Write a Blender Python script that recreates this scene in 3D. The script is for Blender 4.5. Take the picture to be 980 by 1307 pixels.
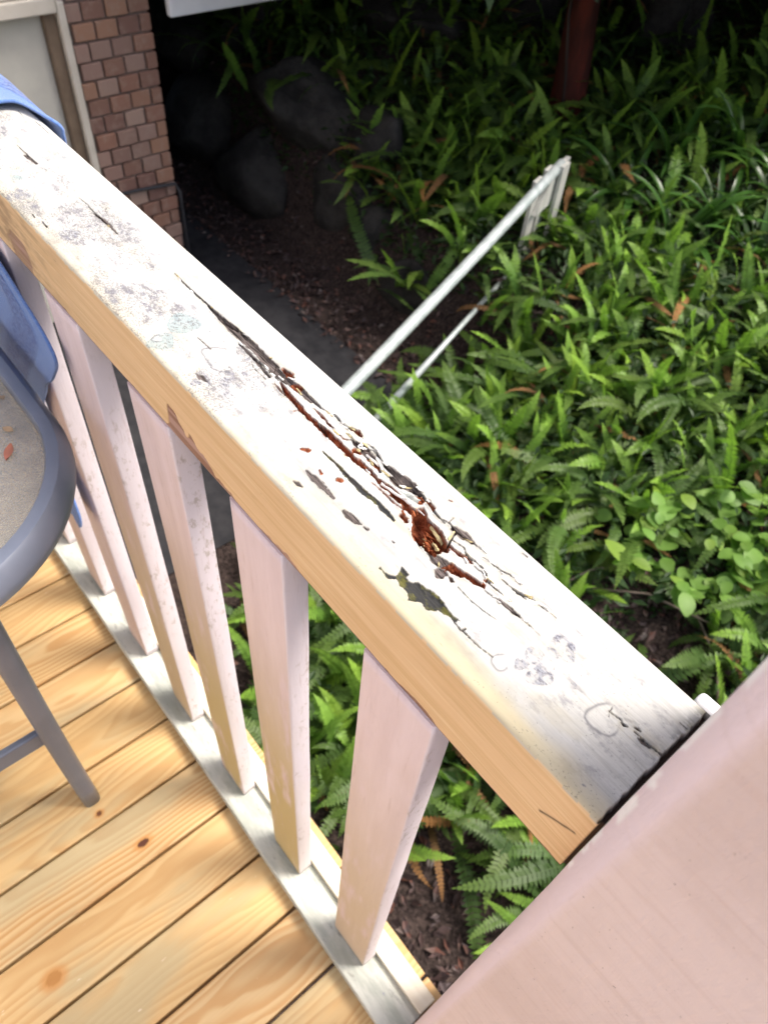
import bpy, bmesh, math, random
import numpy as np
from mathutils import Vector, Matrix
random.seed(7); rng = np.random.default_rng(7)
scene = bpy.context.scene
for o in list(bpy.data.objects): bpy.data.objects.remove(o)
C = scene.collection
rad = math.radians

# ------------------------------------------------------------------ camera, sky, sun, exposure
cam_d = bpy.data.cameras.new('camera'); cam = bpy.data.objects.new('camera', cam_d); C.objects.link(cam)
scene.camera = cam
CAM = Vector((0.003082, -0.174371, 1.366601))
cr, cu, cf = Vector((0.6380233, 0.7665793, 0.0726802)), Vector((-0.620347, 0.4557969, 0.6382937)), Vector((-0.4561753, 0.4523332, -0.7663542))
M = Matrix((( cr.x, cu.x, -cf.x, CAM.x), (cr.y, cu.y, -cf.y, CAM.y), (cr.z, cu.z, -cf.z, CAM.z), (0, 0, 0, 1)))
cam.matrix_world = M
cam_d.sensor_fit = 'VERTICAL'; cam_d.sensor_height = 36.0; cam_d.sensor_width = 27.0
cam_d.lens = 36.0 * 944.517674 / 1307.0
cam_d.clip_start = 0.01; cam_d.clip_end = 500
cam_d.dof.use_dof = True; cam_d.dof.focus_distance = 0.50; cam_d.dof.aperture_fstop = 12.5

SUN_AZ, SUN_EL = rad(57), rad(57)             # azimuth from +X towards +Y
sdir = Vector((math.cos(SUN_AZ)*math.cos(SUN_EL), math.sin(SUN_AZ)*math.cos(SUN_EL), math.sin(SUN_EL)))
w = bpy.data.worlds.new('World'); scene.world = w; w.use_nodes = True
nt = w.node_tree; bg = nt.nodes['Background']
sky = nt.nodes.new('ShaderNodeTexSky'); sky.sky_type = 'NISHITA'; sky.sun_disc = False
sky.sun_elevation = SUN_EL; sky.sun_rotation = math.pi/2 - SUN_AZ; sky.dust_density = 4.5; sky.air_density = 0.8; sky.ozone_density = 0.7
nt.links.new(sky.outputs[0], bg.inputs[0]); bg.inputs[1].default_value = 0.105
sl = bpy.data.lights.new('sun', 'SUN'); sl.energy = 1.7; sl.angle = rad(20); sl.color = (1, .95, .88)
so = bpy.data.objects.new('sun', sl); C.objects.link(so); so.rotation_euler = sdir.to_track_quat('Z', 'Y').to_euler(); so.location = (3, 5, 9)
scene.view_settings.view_transform = 'Standard'; scene.view_settings.look = 'None'
scene.view_settings.exposure = 1.4; scene.view_settings.gamma = 1.0
scene.view_settings.use_curve_mapping = False

# ------------------------------------------------------------------ helpers
def tag(o, label=None, cat=None, group=None, kind=None):
    if label: o['label'] = label
    if cat: o['category'] = cat
    if group: o['group'] = group
    if kind: o['kind'] = kind
    return o
def empty(name, loc=(0, 0, 0), rz=0):
    o = bpy.data.objects.new(name, None); C.objects.link(o); o.location = loc; o.rotation_euler = (0, 0, rz)
    o.empty_display_size = .05
    return o
def link(name, me, parent=None, loc=(0, 0, 0), rot=(0, 0, 0), scale=(1, 1, 1)):
    o = bpy.data.objects.new(name, me); C.objects.link(o)
    if parent is not None: o.parent = parent
    o.location = loc; o.rotation_euler = rot; o.scale = scale
    return o
def mesh(name, verts, faces, mat=None, smooth=False):
    me = bpy.data.meshes.new(name); me.from_pydata([tuple(v) for v in verts], [], faces); me.update()
    if mat: me.materials.append(mat)
    if smooth: me.polygons.foreach_set('use_smooth', [True]*len(me.polygons))
    return me
def bm_mesh(name, bm, mat=None, smooth=False):
    bmesh.ops.recalc_face_normals(bm, faces=bm.faces)
    me = bpy.data.meshes.new(name); bm.to_mesh(me); bm.free()
    if mat: me.materials.append(mat)
    if smooth: me.polygons.foreach_set('use_smooth', [True]*len(me.polygons))
    return me
def box_bm(x0, x1, y0, y1, z0, z1, bev=0, seg=2, bm=None):
    b = bmesh.new()
    bmesh.ops.create_cube(b, size=1)
    for v in b.verts:
        v.co = ((x0+x1)/2+v.co.x*(x1-x0), (y0+y1)/2+v.co.y*(y1-y0), (z0+z1)/2+v.co.z*(z1-z0))
    if bev: bmesh.ops.bevel(b, geom=list(b.edges), offset=bev, segments=seg, affect='EDGES', profile=.5)
    if bm is None: return b
    off = len(bm.verts); vs = [bm.verts.new(v.co) for v in b.verts]
    for f in b.faces: bm.faces.new([vs[v.index] for v in f.verts])
    b.free(); return bm
def tube(pts, radii, n=10, caps=True):
    pts = [Vector(p) for p in pts]; V = []; Fc = []
    up0 = None
    for i, p in enumerate(pts):
        t = (pts[min(i+1, len(pts)-1)]-pts[max(i-1, 0)]).normalized()
        if up0 is None:
            a = Vector((0, 0, 1)) if abs(t.z) < .9 else Vector((1, 0, 0)); u = t.cross(a).normalized()
        else: u = (up0 - t*up0.dot(t)).normalized()
        up0 = u; v = t.cross(u)
        r = radii[i] if isinstance(radii, (list, tuple)) else radii
        for k in range(n):
            a = 2*math.pi*k/n; V.append(p+u*(r*math.cos(a))+v*(r*math.sin(a)))
    for i in range(len(pts)-1):
        for k in range(n): Fc.append((i*n+k, i*n+(k+1) % n, (i+1)*n+(k+1) % n, (i+1)*n+k))
    if caps: Fc.append(tuple(range(n-1, -1, -1))); Fc.append(tuple((len(pts)-1)*n+k for k in range(n)))
    return V, Fc
def join(parts):
    V = []; Fc = []
    for v, f in parts:
        o = len(V); V += list(v); Fc += [tuple(i+o for i in q) for q in f]
    return V, Fc
def ss(a, b, v):
    t = np.clip((np.asarray(v, float)-a)/(b-a), 0, 1); return t*t*(3-2*t)
_perm = rng.random((64, 64, 64))
def vnoise2(x, y, seed=0):                      # smooth value noise, vectorised
    xi = np.floor(x).astype(int); yi = np.floor(y).astype(int); fx = x-xi; fy = y-yi
    fx = fx*fx*(3-2*fx); fy = fy*fy*(3-2*fy); P = _perm[seed % 64]
    a = P[xi % 64, yi % 64]; b = P[(xi+1) % 64, yi % 64]; c = P[xi % 64, (yi+1) % 64]; d = P[(xi+1) % 64, (yi+1) % 64]
    return (a*(1-fx)+b*fx)*(1-fy)+(c*(1-fx)+d*fx)*fy
def fbm2(x, y, seed=0, n=4):
    s = 0; a = .5
    for i in range(n): s = s+a*vnoise2(x*2**i, y*2**i, seed+i*3); a *= .5
    return s

# ------------------------------------------------------------------ material kit
class NT:
    def __init__(s, name):
        s.m = bpy.data.materials.new(name); s.m.use_nodes = True; s.t = s.m.node_tree
        s.b = s.t.nodes['Principled BSDF']; s.out = s.t.nodes['Material Output']
    def n(s, typ, **kw):
        nd = s.t.nodes.new('ShaderNode'+typ)
        for k, v in kw.items(): setattr(nd, k, v)
        return nd
    def set(s, sock, v):
        if hasattr(v, 'is_linked') or isinstance(v, bpy.types.NodeSocket): s.t.links.new(v, sock)
        elif isinstance(v, (tuple, list)) and len(v) == 3 and sock.type == 'RGBA': sock.default_value = (*v, 1)
        else: sock.default_value = v
    def math(s, op, a, b=0, clamp=False):
        nd = s.n('Math', operation=op, use_clamp=clamp); s.set(nd.inputs[0], a); s.set(nd.inputs[1], b); return nd.outputs[0]
    def mix(s, f, a, b, blend='MIX'):
        nd = s.n('Mix', data_type='RGBA', blend_type=blend); s.set(nd.inputs[0], f); s.set(nd.inputs[6], a); s.set(nd.inputs[7], b); return nd.outputs[2]
    def obj(s): return s.n('TexCoord').outputs['Object']
    def map(s, v, scale=(1, 1, 1), loc=(0, 0, 0), rot=(0, 0, 0)):
        nd = s.n('Mapping'); s.set(nd.inputs[0], v); nd.inputs[1].default_value = loc; nd.inputs[2].default_value = rot; nd.inputs[3].default_value = scale; return nd.outputs[0]
    def noise(s, v, scale=5, detail=4, rough=.55, dist=0):
        nd = s.n('TexNoise'); s.set(nd.inputs['Vector'], v); nd.inputs['Scale'].default_value = scale; nd.inputs['Detail'].default_value = detail
        nd.inputs['Roughness'].default_value = rough; nd.inputs['Distortion'].default_value = dist; return nd.outputs[0]
    def voro(s, v, scale=5, feat='F1'):
        nd = s.n('TexVoronoi', feature=feat); s.set(nd.inputs['Vector'], v); nd.inputs['Scale'].default_value = scale; return nd
    def ramp(s, f, stops):
        nd = s.n('ValToRGB'); s.set(nd.inputs[0], f); e = nd.color_ramp.elements
        while len(e) < len(stops): e.new(.5)
        for i, (p, c) in enumerate(stops): e[i].position = p; e[i].color = (*c, 1) if len(c) == 3 else c
        return nd.outputs[0]
    def step(s, v, a, b):
        nd = s.n('MapRange', interpolation_type='SMOOTHSTEP'); s.set(nd.inputs[0], v); s.set(nd.inputs[1], a); s.set(nd.inputs[2], b); return nd.outputs[0]
    def attr(s, name): return s.n('Attribute', attribute_name=name).outputs['Fac']
    def rnd(s): return s.n('ObjectInfo').outputs['Random']
    def bump(s, h, st=.3, d=.002, nrm=None):
        nd = s.n('Bump'); nd.inputs['Strength'].default_value = st; nd.inputs['Distance'].default_value = d; s.set(nd.inputs['Height'], h)
        if nrm is not None: s.set(nd.inputs['Normal'], nrm)
        return nd.outputs[0]
    def fin(s, col, rough=.6, bump=None, spec=.4, metal=0):
        s.set(s.b.inputs['Base Color'], col); s.set(s.b.inputs['Roughness'], rough); s.b.inputs['Specular IOR Level'].default_value = spec
        s.set(s.b.inputs['Metallic'], metal)
        if bump is not None: s.set(s.b.inputs['Normal'], bump)
        return s.m
    def off(s, v, k=37.0):                       # shift coordinates by a per-object random amount
        nd = s.n('VectorMath', operation='ADD'); s.set(nd.inputs[0], v)
        c = s.n('CombineXYZ'); r = s.math('MULTIPLY', s.rnd(), k); s.set(c.inputs[0], r); s.set(c.inputs[1], s.math('MULTIPLY', r, 1.7)); s.set(c.inputs[2], s.math('MULTIPLY', r, .37))
        s.set(nd.inputs[1], c.outputs[0]); return nd.outputs[0]

def mat_rail():
    k = NT('weathered_rail_paint'); o = k.obj()
    # paint: chalky white with fine black mould speckle, grain cracks, cream and grey tints
    g = k.noise(k.map(o, (12, 260, 12)), 4, 5, .6)
    base = k.mix(k.step(g, .35, .75), (.57, .565, .54), (.47, .465, .44))
    big = k.noise(k.map(o, (14, 30, 20)), 1, 4, .6)
    base = k.mix(k.math('MULTIPLY', k.step(big, .47, .68), .5), base, (.40, .40, .41))
    mot = k.noise(k.map(o, (60, 110, 80)), 1, 6, .7)
    base = k.mix(k.math('MULTIPLY', k.step(mot, .50, .66), k.math('ADD', .34, k.math('MULTIPLY', k.attr('m_speck'), .5))), base, (.27, .265, .28))
    base = k.mix(k.math('MULTIPLY', k.step(k.noise(k.map(o, (22, 44, 30), loc=(3, 1, 0)), 1, 4, .6), .48, .68), .5), base, (.44, .41, .33))
    base = k.mix(k.math('MULTIPLY', k.step(k.noise(k.map(o, (11, 330, 60)), 1, 4, .6), .54, .66), .25), base, (.25, .24, .22))
    sp = k.noise(k.map(o, (520, 800, 600)), 1, 3, .6)
    cl = k.noise(k.map(o, (28, 50, 40)), 1, 4, .65)
    den = k.attr('m_speck')
    th = k.math('SUBTRACT', .80, k.math('MULTIPLY', den, k.math('ADD', .12, k.math('MULTIPLY', cl, .20))))
    spk = k.step(sp, th, k.math('ADD', th, .05))
    sp2 = k.noise(k.map(o, (90, 150, 120)), 1, 5, .7)
    th2 = k.math('SUBTRACT', .80, k.math('MULTIPLY', den, k.math('MULTIPLY', cl, .33)))
    blot = k.math('MULTIPLY', k.step(sp2, th2, k.math('ADD', th2, .07)), .75)
    base = k.mix(k.attr('m_cream'), base, (.54, .47, .31))
    base = k.mix(k.math('MULTIPLY', k.attr('m_greydirt'), k.step(big, .3, .7)), base, (.22, .22, .20))
    base = k.mix(k.attr('m_green'), base, k.mix(k.step(sp, .5, .62), (.24, .33, .34), (.10, .12, .13)))
    base = k.mix(k.attr('m_disc'), base, k.mix(k.step(sp, .46, .6), (.26, .27, .31), (.10, .10, .13)))
    base = k.mix(k.attr('m_clean'), base, (.66, .655, .62))
    base = k.mix(k.math('MULTIPLY', blot, k.math('SUBTRACT', 1, k.attr('m_clean'))), base, (.21, .21, .25))
    base = k.mix(k.math('MULTIPLY', spk, .55), base, (.13, .125, .13))
    base = k.mix(k.math('MULTIPLY', k.attr('m_ring'), .75), base, (.11, .11, .13))
    base = k.mix(k.attr('m_ringy'), base, (.52, .48, .30))
    # bare wood inside the cracks
    fib = k.noise(k.map(o, (35, 900, 300)), 1, 4, .6)
    grey = k.mix(k.step(fib, .35, .65), (.05, .042, .038), (.20, .165, .155))
    base = k.mix(k.attr('m_grey'), base, grey)
    chunk = k.noise(k.map(o, (160, 420, 300)), 1, 5, .65)
    red = k.ramp(chunk, [(.25, (.05, .018, .012)), (.42, (.15, .042, .02)), (.55, (.32, .095, .042)), (.75, (.46, .19, .10))])
    base = k.mix(k.attr('m_red'), base, red)
    moss = k.mix(k.step(k.noise(k.map(o, (70, 160, 150)), 1, 4, .65), .48, .64), (.040, .040, .040), (.115, .11, .035))
    base = k.mix(k.attr('m_moss'), base, moss)
    base = k.mix(k.attr('m_dark'), base, (.035, .022, .018))
    # the flat inner side: old tan paint over pine, brushed along the grain, worn at the lower edge
    gl = k.noise(k.map(o, (7, 90, 160)), 1, 6, .6, .4)
    tan = k.mix(k.step(gl, .35, .7), (.70, .485, .28), (.62, .415, .22))
    ln = k.noise(k.map(o, (9, 200, 560)), 1, 3, .5)
    tan = k.mix(k.math('MULTIPLY', k.step(ln, .5, .68), .6), tan, (.78, .59, .36))
    nick = k.step(k.noise(k.map(o, (70, 200, 330)), 1, 4, .6), .69, .74)
    tan = k.mix(k.math('MULTIPLY', nick, .8), tan, (.22, .13, .06))
    tan = k.mix(k.attr('m_worn'), tan, k.mix(k.step(gl, .4, .6), (.27, .15, .10), (.42, .27, .22)))
    tan = k.mix(k.math('MULTIPLY', k.attr('m_grime'), k.step(k.noise(k.map(o, (30, 60, 90)), 1, 4), .35, .65)), tan, (.36, .24, .14))
    tan = k.mix(k.attr('m_sidecrack'), tan, (.05, .03, .02))
    col = k.mix(k.attr('m_side'), base, tan)
    h = k.math('ADD', k.math('MULTIPLY', g, .5), k.math('MULTIPLY', sp, .35))
    b1 = k.bump(h, .35, .0006)
    b2 = k.bump(k.math('MULTIPLY', k.math('ADD', fib, chunk), k.math('ADD', k.attr('m_red'), k.attr('m_grey'))), .9, .0018, b1)
    return k.fin(col, k.math('ADD', .74, k.math('MULTIPLY', .24, k.math('ADD', k.attr('m_red'), k.attr('m_grey')), True)), b2, .12)
def mat_pink(name='pink_paint', worn=True):
    k = NT(name); o = k.off(k.obj())
    g = k.noise(k.map(o, (60, 60, 5)), 1, 6, .6, .3)
    big = k.noise(k.map(o, (6, 6, 3)), 1, 4, .6)
    c = k.mix(k.step(g, .3, .7), (.72, .585, .60), (.65, .515, .525))
    c = k.mix(k.math('MULTIPLY', k.step(big, .5, .75), .55), c, (.58, .43, .36))
    if worn:
        a = k.attr('m_algae'); c = k.mix(k.math('MULTIPLY', a, k.step(k.noise(k.map(o, (40, 40, 8)), 1, 5, .6), .25, .50)), c, (.50, .39, .15))
        c = k.mix(k.math('MULTIPLY', k.attr('m_edge'), .75), c, (.82, .76, .79))  # narrow +X faces lightened in the colour: sunlit side, plus worn paint
        mo = k.noise(k.map(o, (110, 110, 55)), 1, 5, .7); cl = k.noise(k.map(o, (14, 14, 7)), 1, 3, .6)
        m = k.math('MULTIPLY', k.step(mo, .52, .66), k.step(cl, .42, .62))
        c = k.mix(k.math('MULTIPLY', k.math('MULTIPLY', m, k.attr('m_edge')), .6), c, (.40, .32, .24))
        c = k.mix(k.math('MULTIPLY', k.step(mo, .72, .76), .7), c, (.30, .18, .10))
        c = k.mix(k.math('MULTIPLY', k.step(k.noise(k.map(o, (150, 150, 16)), 1, 4, .6), .60, .72), .35), c, (.50, .37, .33))
    h = k.math('ADD', g, k.math('MULTIPLY', k.noise(k.map(o, (300, 300, 60)), 1, 3), .6))
    return k.fin(c, .62, k.bump(h, .45, .0012), .3)
def mat_post():
    k = NT('rough_pink_post_paint'); o = k.obj()
    g = k.noise(k.map(o, (9, 9, 160)), 1, 6, .65, .5)
    g2 = k.noise(k.map(o, (110, 110, 12)), 1, 5, .6, .2)
    big = k.noise(k.map(o, (9, 9, 6)), 1, 5, .62)
    c = k.mix(k.step(big, .35, .7), (.68, .56, .545), (.59, .475, .455))
    c = k.mix(k.math('MULTIPLY', k.step(g, .48, .75), .35), c, (.54, .40, .37))
    sp = k.step(k.noise(k.map(o, (420, 420, 300)), 1, 2), .73, .77)
    c = k.mix(k.math('MULTIPLY', sp, .75), c, (.22, .16, .15))
    sc = k.step(k.noise(k.map(o, (30, 30, 420), rot=(0, .5, 0)), 1, 2), .74, .78)
    c = k.mix(k.math('MULTIPLY', sc, .75), c, (.90, .83, .80))
    c = k.mix(k.attr('m_cham'), c, (.70, .60, .66))
    c = k.mix(k.attr('m_peel'), c, (.84, .83, .86))
    dr = k.step(k.noise(k.map(o, (5, 5, 60), rot=(0, -.5, 0)), 1, 3, .5), .62, .70)
    c = k.mix(k.math('MULTIPLY', dr, .10), c, (.42, .30, .25))
    h = k.math('ADD', k.math('MULTIPLY', g2, .8), k.math('ADD', k.math('MULTIPLY', g, .5), k.noise(k.map(o, (260, 260, 90)), 1, 4)))
    return k.fin(c, .6, k.bump(h, .55, .0014), .3)
def mat_deck():
    k = NT('treated_pine_deck'); tc = k.n('TexCoord').outputs['Object']
    o = k.off(tc, 53.0)
    # growth rings of a plain-sawn board: board runs along local Y, X across, Z through
    wob = k.noise(k.map(o, (2.2, 1.0, 2.2)), 1, 3, .5)
    wob2 = k.noise(k.map(o, (9, 1.9, 9)), 1, 3, .5)
    sep = k.n('SeparateXYZ'); k.set(sep.inputs[0], tc)
    r2 = k.rnd()
    cx = k.math('ADD', sep.outputs[0], k.math('MULTIPLY', k.math('SUBTRACT', wob, .5), .22))
    cx = k.math('ADD', cx, k.math('MULTIPLY', k.math('SUBTRACT', k.math('FRACT', k.math('MULTIPLY', r2, 7.3)), .5), .05))
    dz = k.math('ADD', k.math('MULTIPLY', k.math('SUBTRACT', wob2, .5), .075), .034)
    rr = k.math('SQRT', k.math('ADD', k.math('MULTIPLY', cx, cx), k.math('MULTIPLY', dz, dz)))
    ring = k.math('FRACT', k.math('ADD', k.math('MULTIPLY', rr, 120), k.math('MULTIPLY', wob2, 1.2)))
    band = k.math('MULTIPLY', k.step(ring, .1, .75), k.math('SUBTRACT', 1, k.step(ring, .82, 1.0)))
    pale = k.mix(k.math('FRACT', k.math('MULTIPLY', r2, 13.7)), (.66, .445, .20), (.62, .435, .225))
    c = k.mix(k.math('MULTIPLY', band, k.math('ADD', .28, k.math('MULTIPLY', k.math('FRACT', k.math('MULTIPLY', r2, 31.3)), .40))), pale, (.47, .225, .065))
    bl = k.noise(k.map(o, (8, 2.5, 8)), 1, 4, .6)
    c = k.mix(k.math('MULTIPLY', k.step(bl, .48, .66), .6), c, (.44, .39, .24))
    fine = k.noise(k.map(o, (420, 14, 300)), 1, 4, .6)
    c = k.mix(k.math('MULTIPLY', k.step(fine, .5, .75), .24), c, (.44, .26, .11))
    scr = k.step(k.noise(k.map(o, (130, 30, 100), rot=(0, 0, .5)), 1, 3, .5), .74, .77)
    c = k.mix(k.math('MULTIPLY', scr, .5), c, (.85, .76, .6))
    kn = k.attr('m_knot'); kn2 = k.attr('m_knotring')
    c = k.mix(k.math('MULTIPLY', kn2, .8), c, (.55, .25, .07))
    c = k.mix(kn, c, k.mix(k.attr('m_knotdark'), (.50, .24, .07), (.10, .035, .02)))
    h = k.math('ADD', k.math('MULTIPLY', band, .6), k.math('MULTIPLY', fine, .6))
    return k.fin(c, .5, k.bump(h, .3, .0008), .35)
def mat_simple(name, c1, c2, scale=20, rough=.7, bst=.3, bd=.002, spec=.3, stretch=(1, 1, 1), metal=0, lo=.35, hi=.65):
    k = NT(name); o = k.off(k.obj()); n = k.noise(k.map(o, stretch), scale, 5, .6)
    return k.fin(k.mix(k.step(n, lo, hi), c1, c2), rough, k.bump(n, bst, bd), spec, metal)
def mat_leaf(name, dark, light, trans=.35, rough=.4, vein=0):
    k = NT(name); o = k.off(k.obj())
    n = k.noise(o, 6, 3, .6)
    c = k.mix(k.step(n, .35, .65), dark, light)
    c = k.mix(k.math('MULTIPLY', k.rnd(), .75), c, tuple(x*.45 for x in dark))
    c = k.mix(k.math('MULTIPLY', k.step(k.math('FRACT', k.math('MULTIPLY', k.rnd(), 17.3)), .6, 1.), .5), c, (light[0]*1.35, light[1]*1.0, light[2]*.5))
    tip = k.attr('m_tip'); c = k.mix(k.math('MULTIPLY', tip, .75), c, (light[0]*1.9, light[1]*1.6, light[2]*1.3))
    k.set(k.b.inputs['Base Color'], c); k.b.inputs['Roughness'].default_value = rough; k.b.inputs['Specular IOR Level'].default_value = .35
    tr = k.n('BsdfTranslucent'); k.set(tr.inputs[0], k.mix(.5, c, (light[0]*1.4, light[1]*1.6, light[2]*.6)))
    mx = k.n('MixShader'); mx.inputs[0].default_value = trans
    k.t.links.new(k.b.outputs[0], mx.inputs[1]); k.t.links.new(tr.outputs[0], mx.inputs[2]); k.t.links.new(mx.outputs[0], k.out.inputs[0])
    return k.m

# ------------------------------------------------------------------ terrain, path, house
def bank(x, y):
    x = np.asarray(x, float); y = np.asarray(y, float)
    b = -1.78+.21*np.maximum(0, y-.8)+.45*ss(-3.6, -5.2, x)*ss(2.6, 3.4, y)+.35*np.maximum(0, y-6.2)
    s = np.maximum(ss(2.75, 3.2, y), ss(-2.4, -1.5, x))
    return -1.8*(1-s)+b*s
def ground_z(x, y): return bank(x, y)+.10*(fbm2(np.asarray(x)*1.3+9, np.asarray(y)*1.3+5, 3, 3)-.45)*ss(-2.4, -1.5, np.maximum(x, np.asarray(y)-4.9))
def grid(name, xs, ys, zf, mat):
    X, Y = np.meshgrid(xs, ys, indexing='ij'); Zs = zf(X, Y); n, m = X.shape
    V = np.stack([X, Y, Zs], -1).reshape(-1, 3)
    F = [(i*m+j, (i+1)*m+j, (i+1)*m+j+1, i*m+j+1) for i in range(n-1) for j in range(m-1)]
    return mesh(name, V, F, mat, True)
kk = NT('leaf_mould_soil'); o_ = kk.obj(); nA = kk.noise(o_, 14, 6, .7); nB = kk.noise(o_, 60, 5, .7)
soil = kk.fin(kk.mix(kk.step(nB, .4, .7), kk.mix(kk.step(nA, .35, .65), (.016, .011, .010), (.036, .025, .022)), (.10, .07, .06)), .9, kk.bump(nB, .8, .02), .2)
xs = np.concatenate([np.linspace(-60, -10, 14), np.linspace(-9.6, 3, 100), np.linspace(3.5, 60, 16)])
ys = np.concatenate([np.linspace(-60, -3, 12), np.linspace(-2.5, 9, 90), np.linspace(9.5, 60, 14)])
def gz(X, Y):
    far = np.clip(np.maximum(0, Y-9)*-.30, -9, 0)
    return ground_z(X, Y)+far
gr = link('ground', grid('ground', xs, ys, gz, soil)); tag(gr, kind='structure')
conc = mat_simple('damp_concrete_path', (.018, .018, .021), (.034, .033, .036), 9, .75, .5, .004)
pth = link('path', grid('path', np.linspace(-9, -2.2, 60), np.linspace(.15, 2.42, 16), lambda X, Y: -1.785+.004*fbm2(X*3, Y*3, 8), conc)); tag(pth, kind='structure')

XW = -4.4
house = empty('house', (XW, 1.9, -1.8)); tag(house, 'brick house corner with a cream door and brown frame beside the dark path', 'house')
inv = Matrix.Translation((-XW, -1.9, 1.8))
def hpart(name, me): me.transform(inv); return link(name, me, house)
mortar = mat_simple('grey_mortar', (.20, .15, .125), (.14, .105, .09), 40, .9, .5, .003)
kb = NT('mottled_clay_brick'); ob = kb.off(kb.obj(), 91.0); nb = kb.noise(ob, 18, 5, .65); r_ = kb.rnd()
cb = kb.ramp(kb.math('FRACT', kb.math('MULTIPLY', r_, 5.71)), [(0, (.25, .13, .095)), (.25, (.32, .18, .12)), (.5, (.19, .105, .085)), (.75, (.35, .24, .19)), (1, (.27, .165, .135))])
cb = kb.mix(kb.math('MULTIPLY', kb.step(nb, .45, .75), .5), cb, (.34, .25, .2))
brickm = kb.fin(cb, .85, kb.bump(nb, .6, .004), .25)
cream = mat_simple('cream_paint_door', (.56, .54, .47), (.51, .49, .43), 6, .5, .1, .002)
trim = mat_simple('cream_trim_paint', (.62, .57, .49), (.56, .51, .43), 8, .5, .15, .002)
brown = mat_simple('brown_door_jamb', (.20, .145, .10), (.16, .115, .08), 12, .5, .2, .002)
white = mat_simple('white_fascia_paint', (.80, .80, .82), (.74, .74, .77), 6, .5, .15, .002)
grime = mat_simple('dark_cladding', (.05, .05, .055), (.035, .035, .04), 5, .8, .2, .004)
YC = 1.945
hpart('mortar_core', bm_mesh('mortar_core', box_bm(XW-.22, XW-.019, 1.47, YC-.012, -1.8, .55), mortar))
bl, bh, gap = .118, .083, .012
for i in range(25):
    z = -1.8+i*(bh+gap); y = YC; k = 0; first = True
    while y > 1.49:
        L = bl if not (first and i % 2) else bl*.52
        y0 = max(1.475, y-L)
        if y-y0 > .02:
            e = rng.uniform(-.007, .007)
            b = box_bm(XW-.11, XW+e, y0, y, z+rng.uniform(-.002, .002), z+bh, .004, 1)
            hpart('brick', bm_mesh('brick', b, brickm))
        if first:                                   # the return face round the corner
            for j in range(2):
                xx = XW-.12-j*.24
                hpart('brick', bm_mesh('brick', box_bm(xx-.225, xx, YC-.1, YC+rng.uniform(-.003, .003), z, z+bh, .004, 1), brickm))
        y = y0-gap; first = False
hpart('wall', bm_mesh('wall', box_bm(XW-5, XW-.23, 1.6, YC-.03, -1.8, .5), grime))
hpart('wall', bm_mesh('wall', box_bm(XW-.22, XW-.02, -6, -.35, -1.8, .5), mortar))
door = hpart('door', bm_mesh('door', box_bm(XW-.10, XW-.06, -.3, 1.36, -1.8, -.03, .004), cream))
def hsub(name, me, par): me.transform(inv); return link(name, me, par)
hsub('door_jamb', bm_mesh('door_jamb', box_bm(XW-.12, XW-.015, 1.362, 1.425, -1.8, -.032, .006), brown), door)
hsub('architrave', bm_mesh('architrave', box_bm(XW-.05, XW+.022, 1.427, 1.468, -1.8, .02, .008), trim), door)
hsub('door_head', bm_mesh('door_head', box_bm(XW-.10, XW+.03, -.3, 1.424, -.028, .045, .008), trim), door)
hpart('lintel_panel', bm_mesh('lintel_panel', box_bm(XW-.09, XW+.01, -.3, 1.424, .05, .5, .004), trim))
hpart('fascia', bm_mesh('fascia', box_bm(XW-.02, XW+.03, 2.05, 3.9, -.135, .16, .012, 3), white))
hpart('soffit', bm_mesh('soffit', box_bm(XW-5, XW-.025, YC+.03, 3.9, .0, .12), grime))
hpart('upper_wall', bm_mesh('upper_wall', box_bm(XW-5, XW-.24, -6, 3.9, .52, 3.2), trim))
hpart('wall', bm_mesh('wall', box_bm(XW-.2, 3.2, -2.6, -2.25, -1.8, 4.4), white))  # unseen house wall added behind the deck to block sky and bounce light
V, Fc = tube([(XW+.02, 1.47, -1.02), (XW+.025, 1.7, -1.03), (XW+.03, 1.93, -1.05), (XW+.02, 1.96, -1.12), (XW+.02, 1.965, -1.79)], .011, 8)
hpart('drain_pipe', mesh('drain_pipe', [Vector(v) for v in V], Fc, grime, True))

# ------------------------------------------------------------------ boulders
km = NT('dark_boulder_stone'); om = km.off(km.obj(), 61.0); n1 = km.noise(om, 4, 6, .65); n2 = km.noise(om, 22, 5, .7)
c_ = km.mix(km.step(n1, .35, .65), (.020, .018, .017), (.052, .048, .044)); c_ = km.mix(km.math('MULTIPLY', km.step(n2, .55, .7), .6), c_, (.016, .022, .014))
stone = km.fin(c_, .85, km.bump(km.math('ADD', n1, n2), .8, .02), .25)
def boulder(x, y, z, sx, sy, sz, label, group=None, rz=0.):
    sx, sy, sz = sx*1.22, sy*1.15, sz*1.22
    bm = bmesh.new(); bmesh.ops.create_icosphere(bm, subdivisions=4, radius=1)
    sd = rng.integers(0, 60); pl = [(Vector(rng.normal(size=3)).normalized(), rng.uniform(.62, .9)) for _ in range(9)]
    for v in bm.verts:
        p = v.co.copy()
        for nrm, dd in pl:
            d = p.dot(nrm)-dd*.86
            if d > 0: p -= nrm*d*.85
        a = float(fbm2(np.array(p.x*1.7+sd), np.array(p.y*1.7+p.z*1.3+sd), sd, 4))
        p *= .86+.28*a
        v.co = (p.x*sx, p.y*sy, p.z*sz)
    o = link('boulder', bm_mesh('boulder', bm, stone, True), None, (x, y, z), (0, 0, rz)); tag(o, label, 'boulder', group)
    return o
boulder(-4.75, 3.25, -.98, .46, .34, .33, 'big rounded grey boulder halfway up the dark rock wall, largest of them')
boulder(-5.05, 3.05, -1.55, .42, .30, .30, 'broad dark boulder directly beneath the big rounded grey one')
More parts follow.
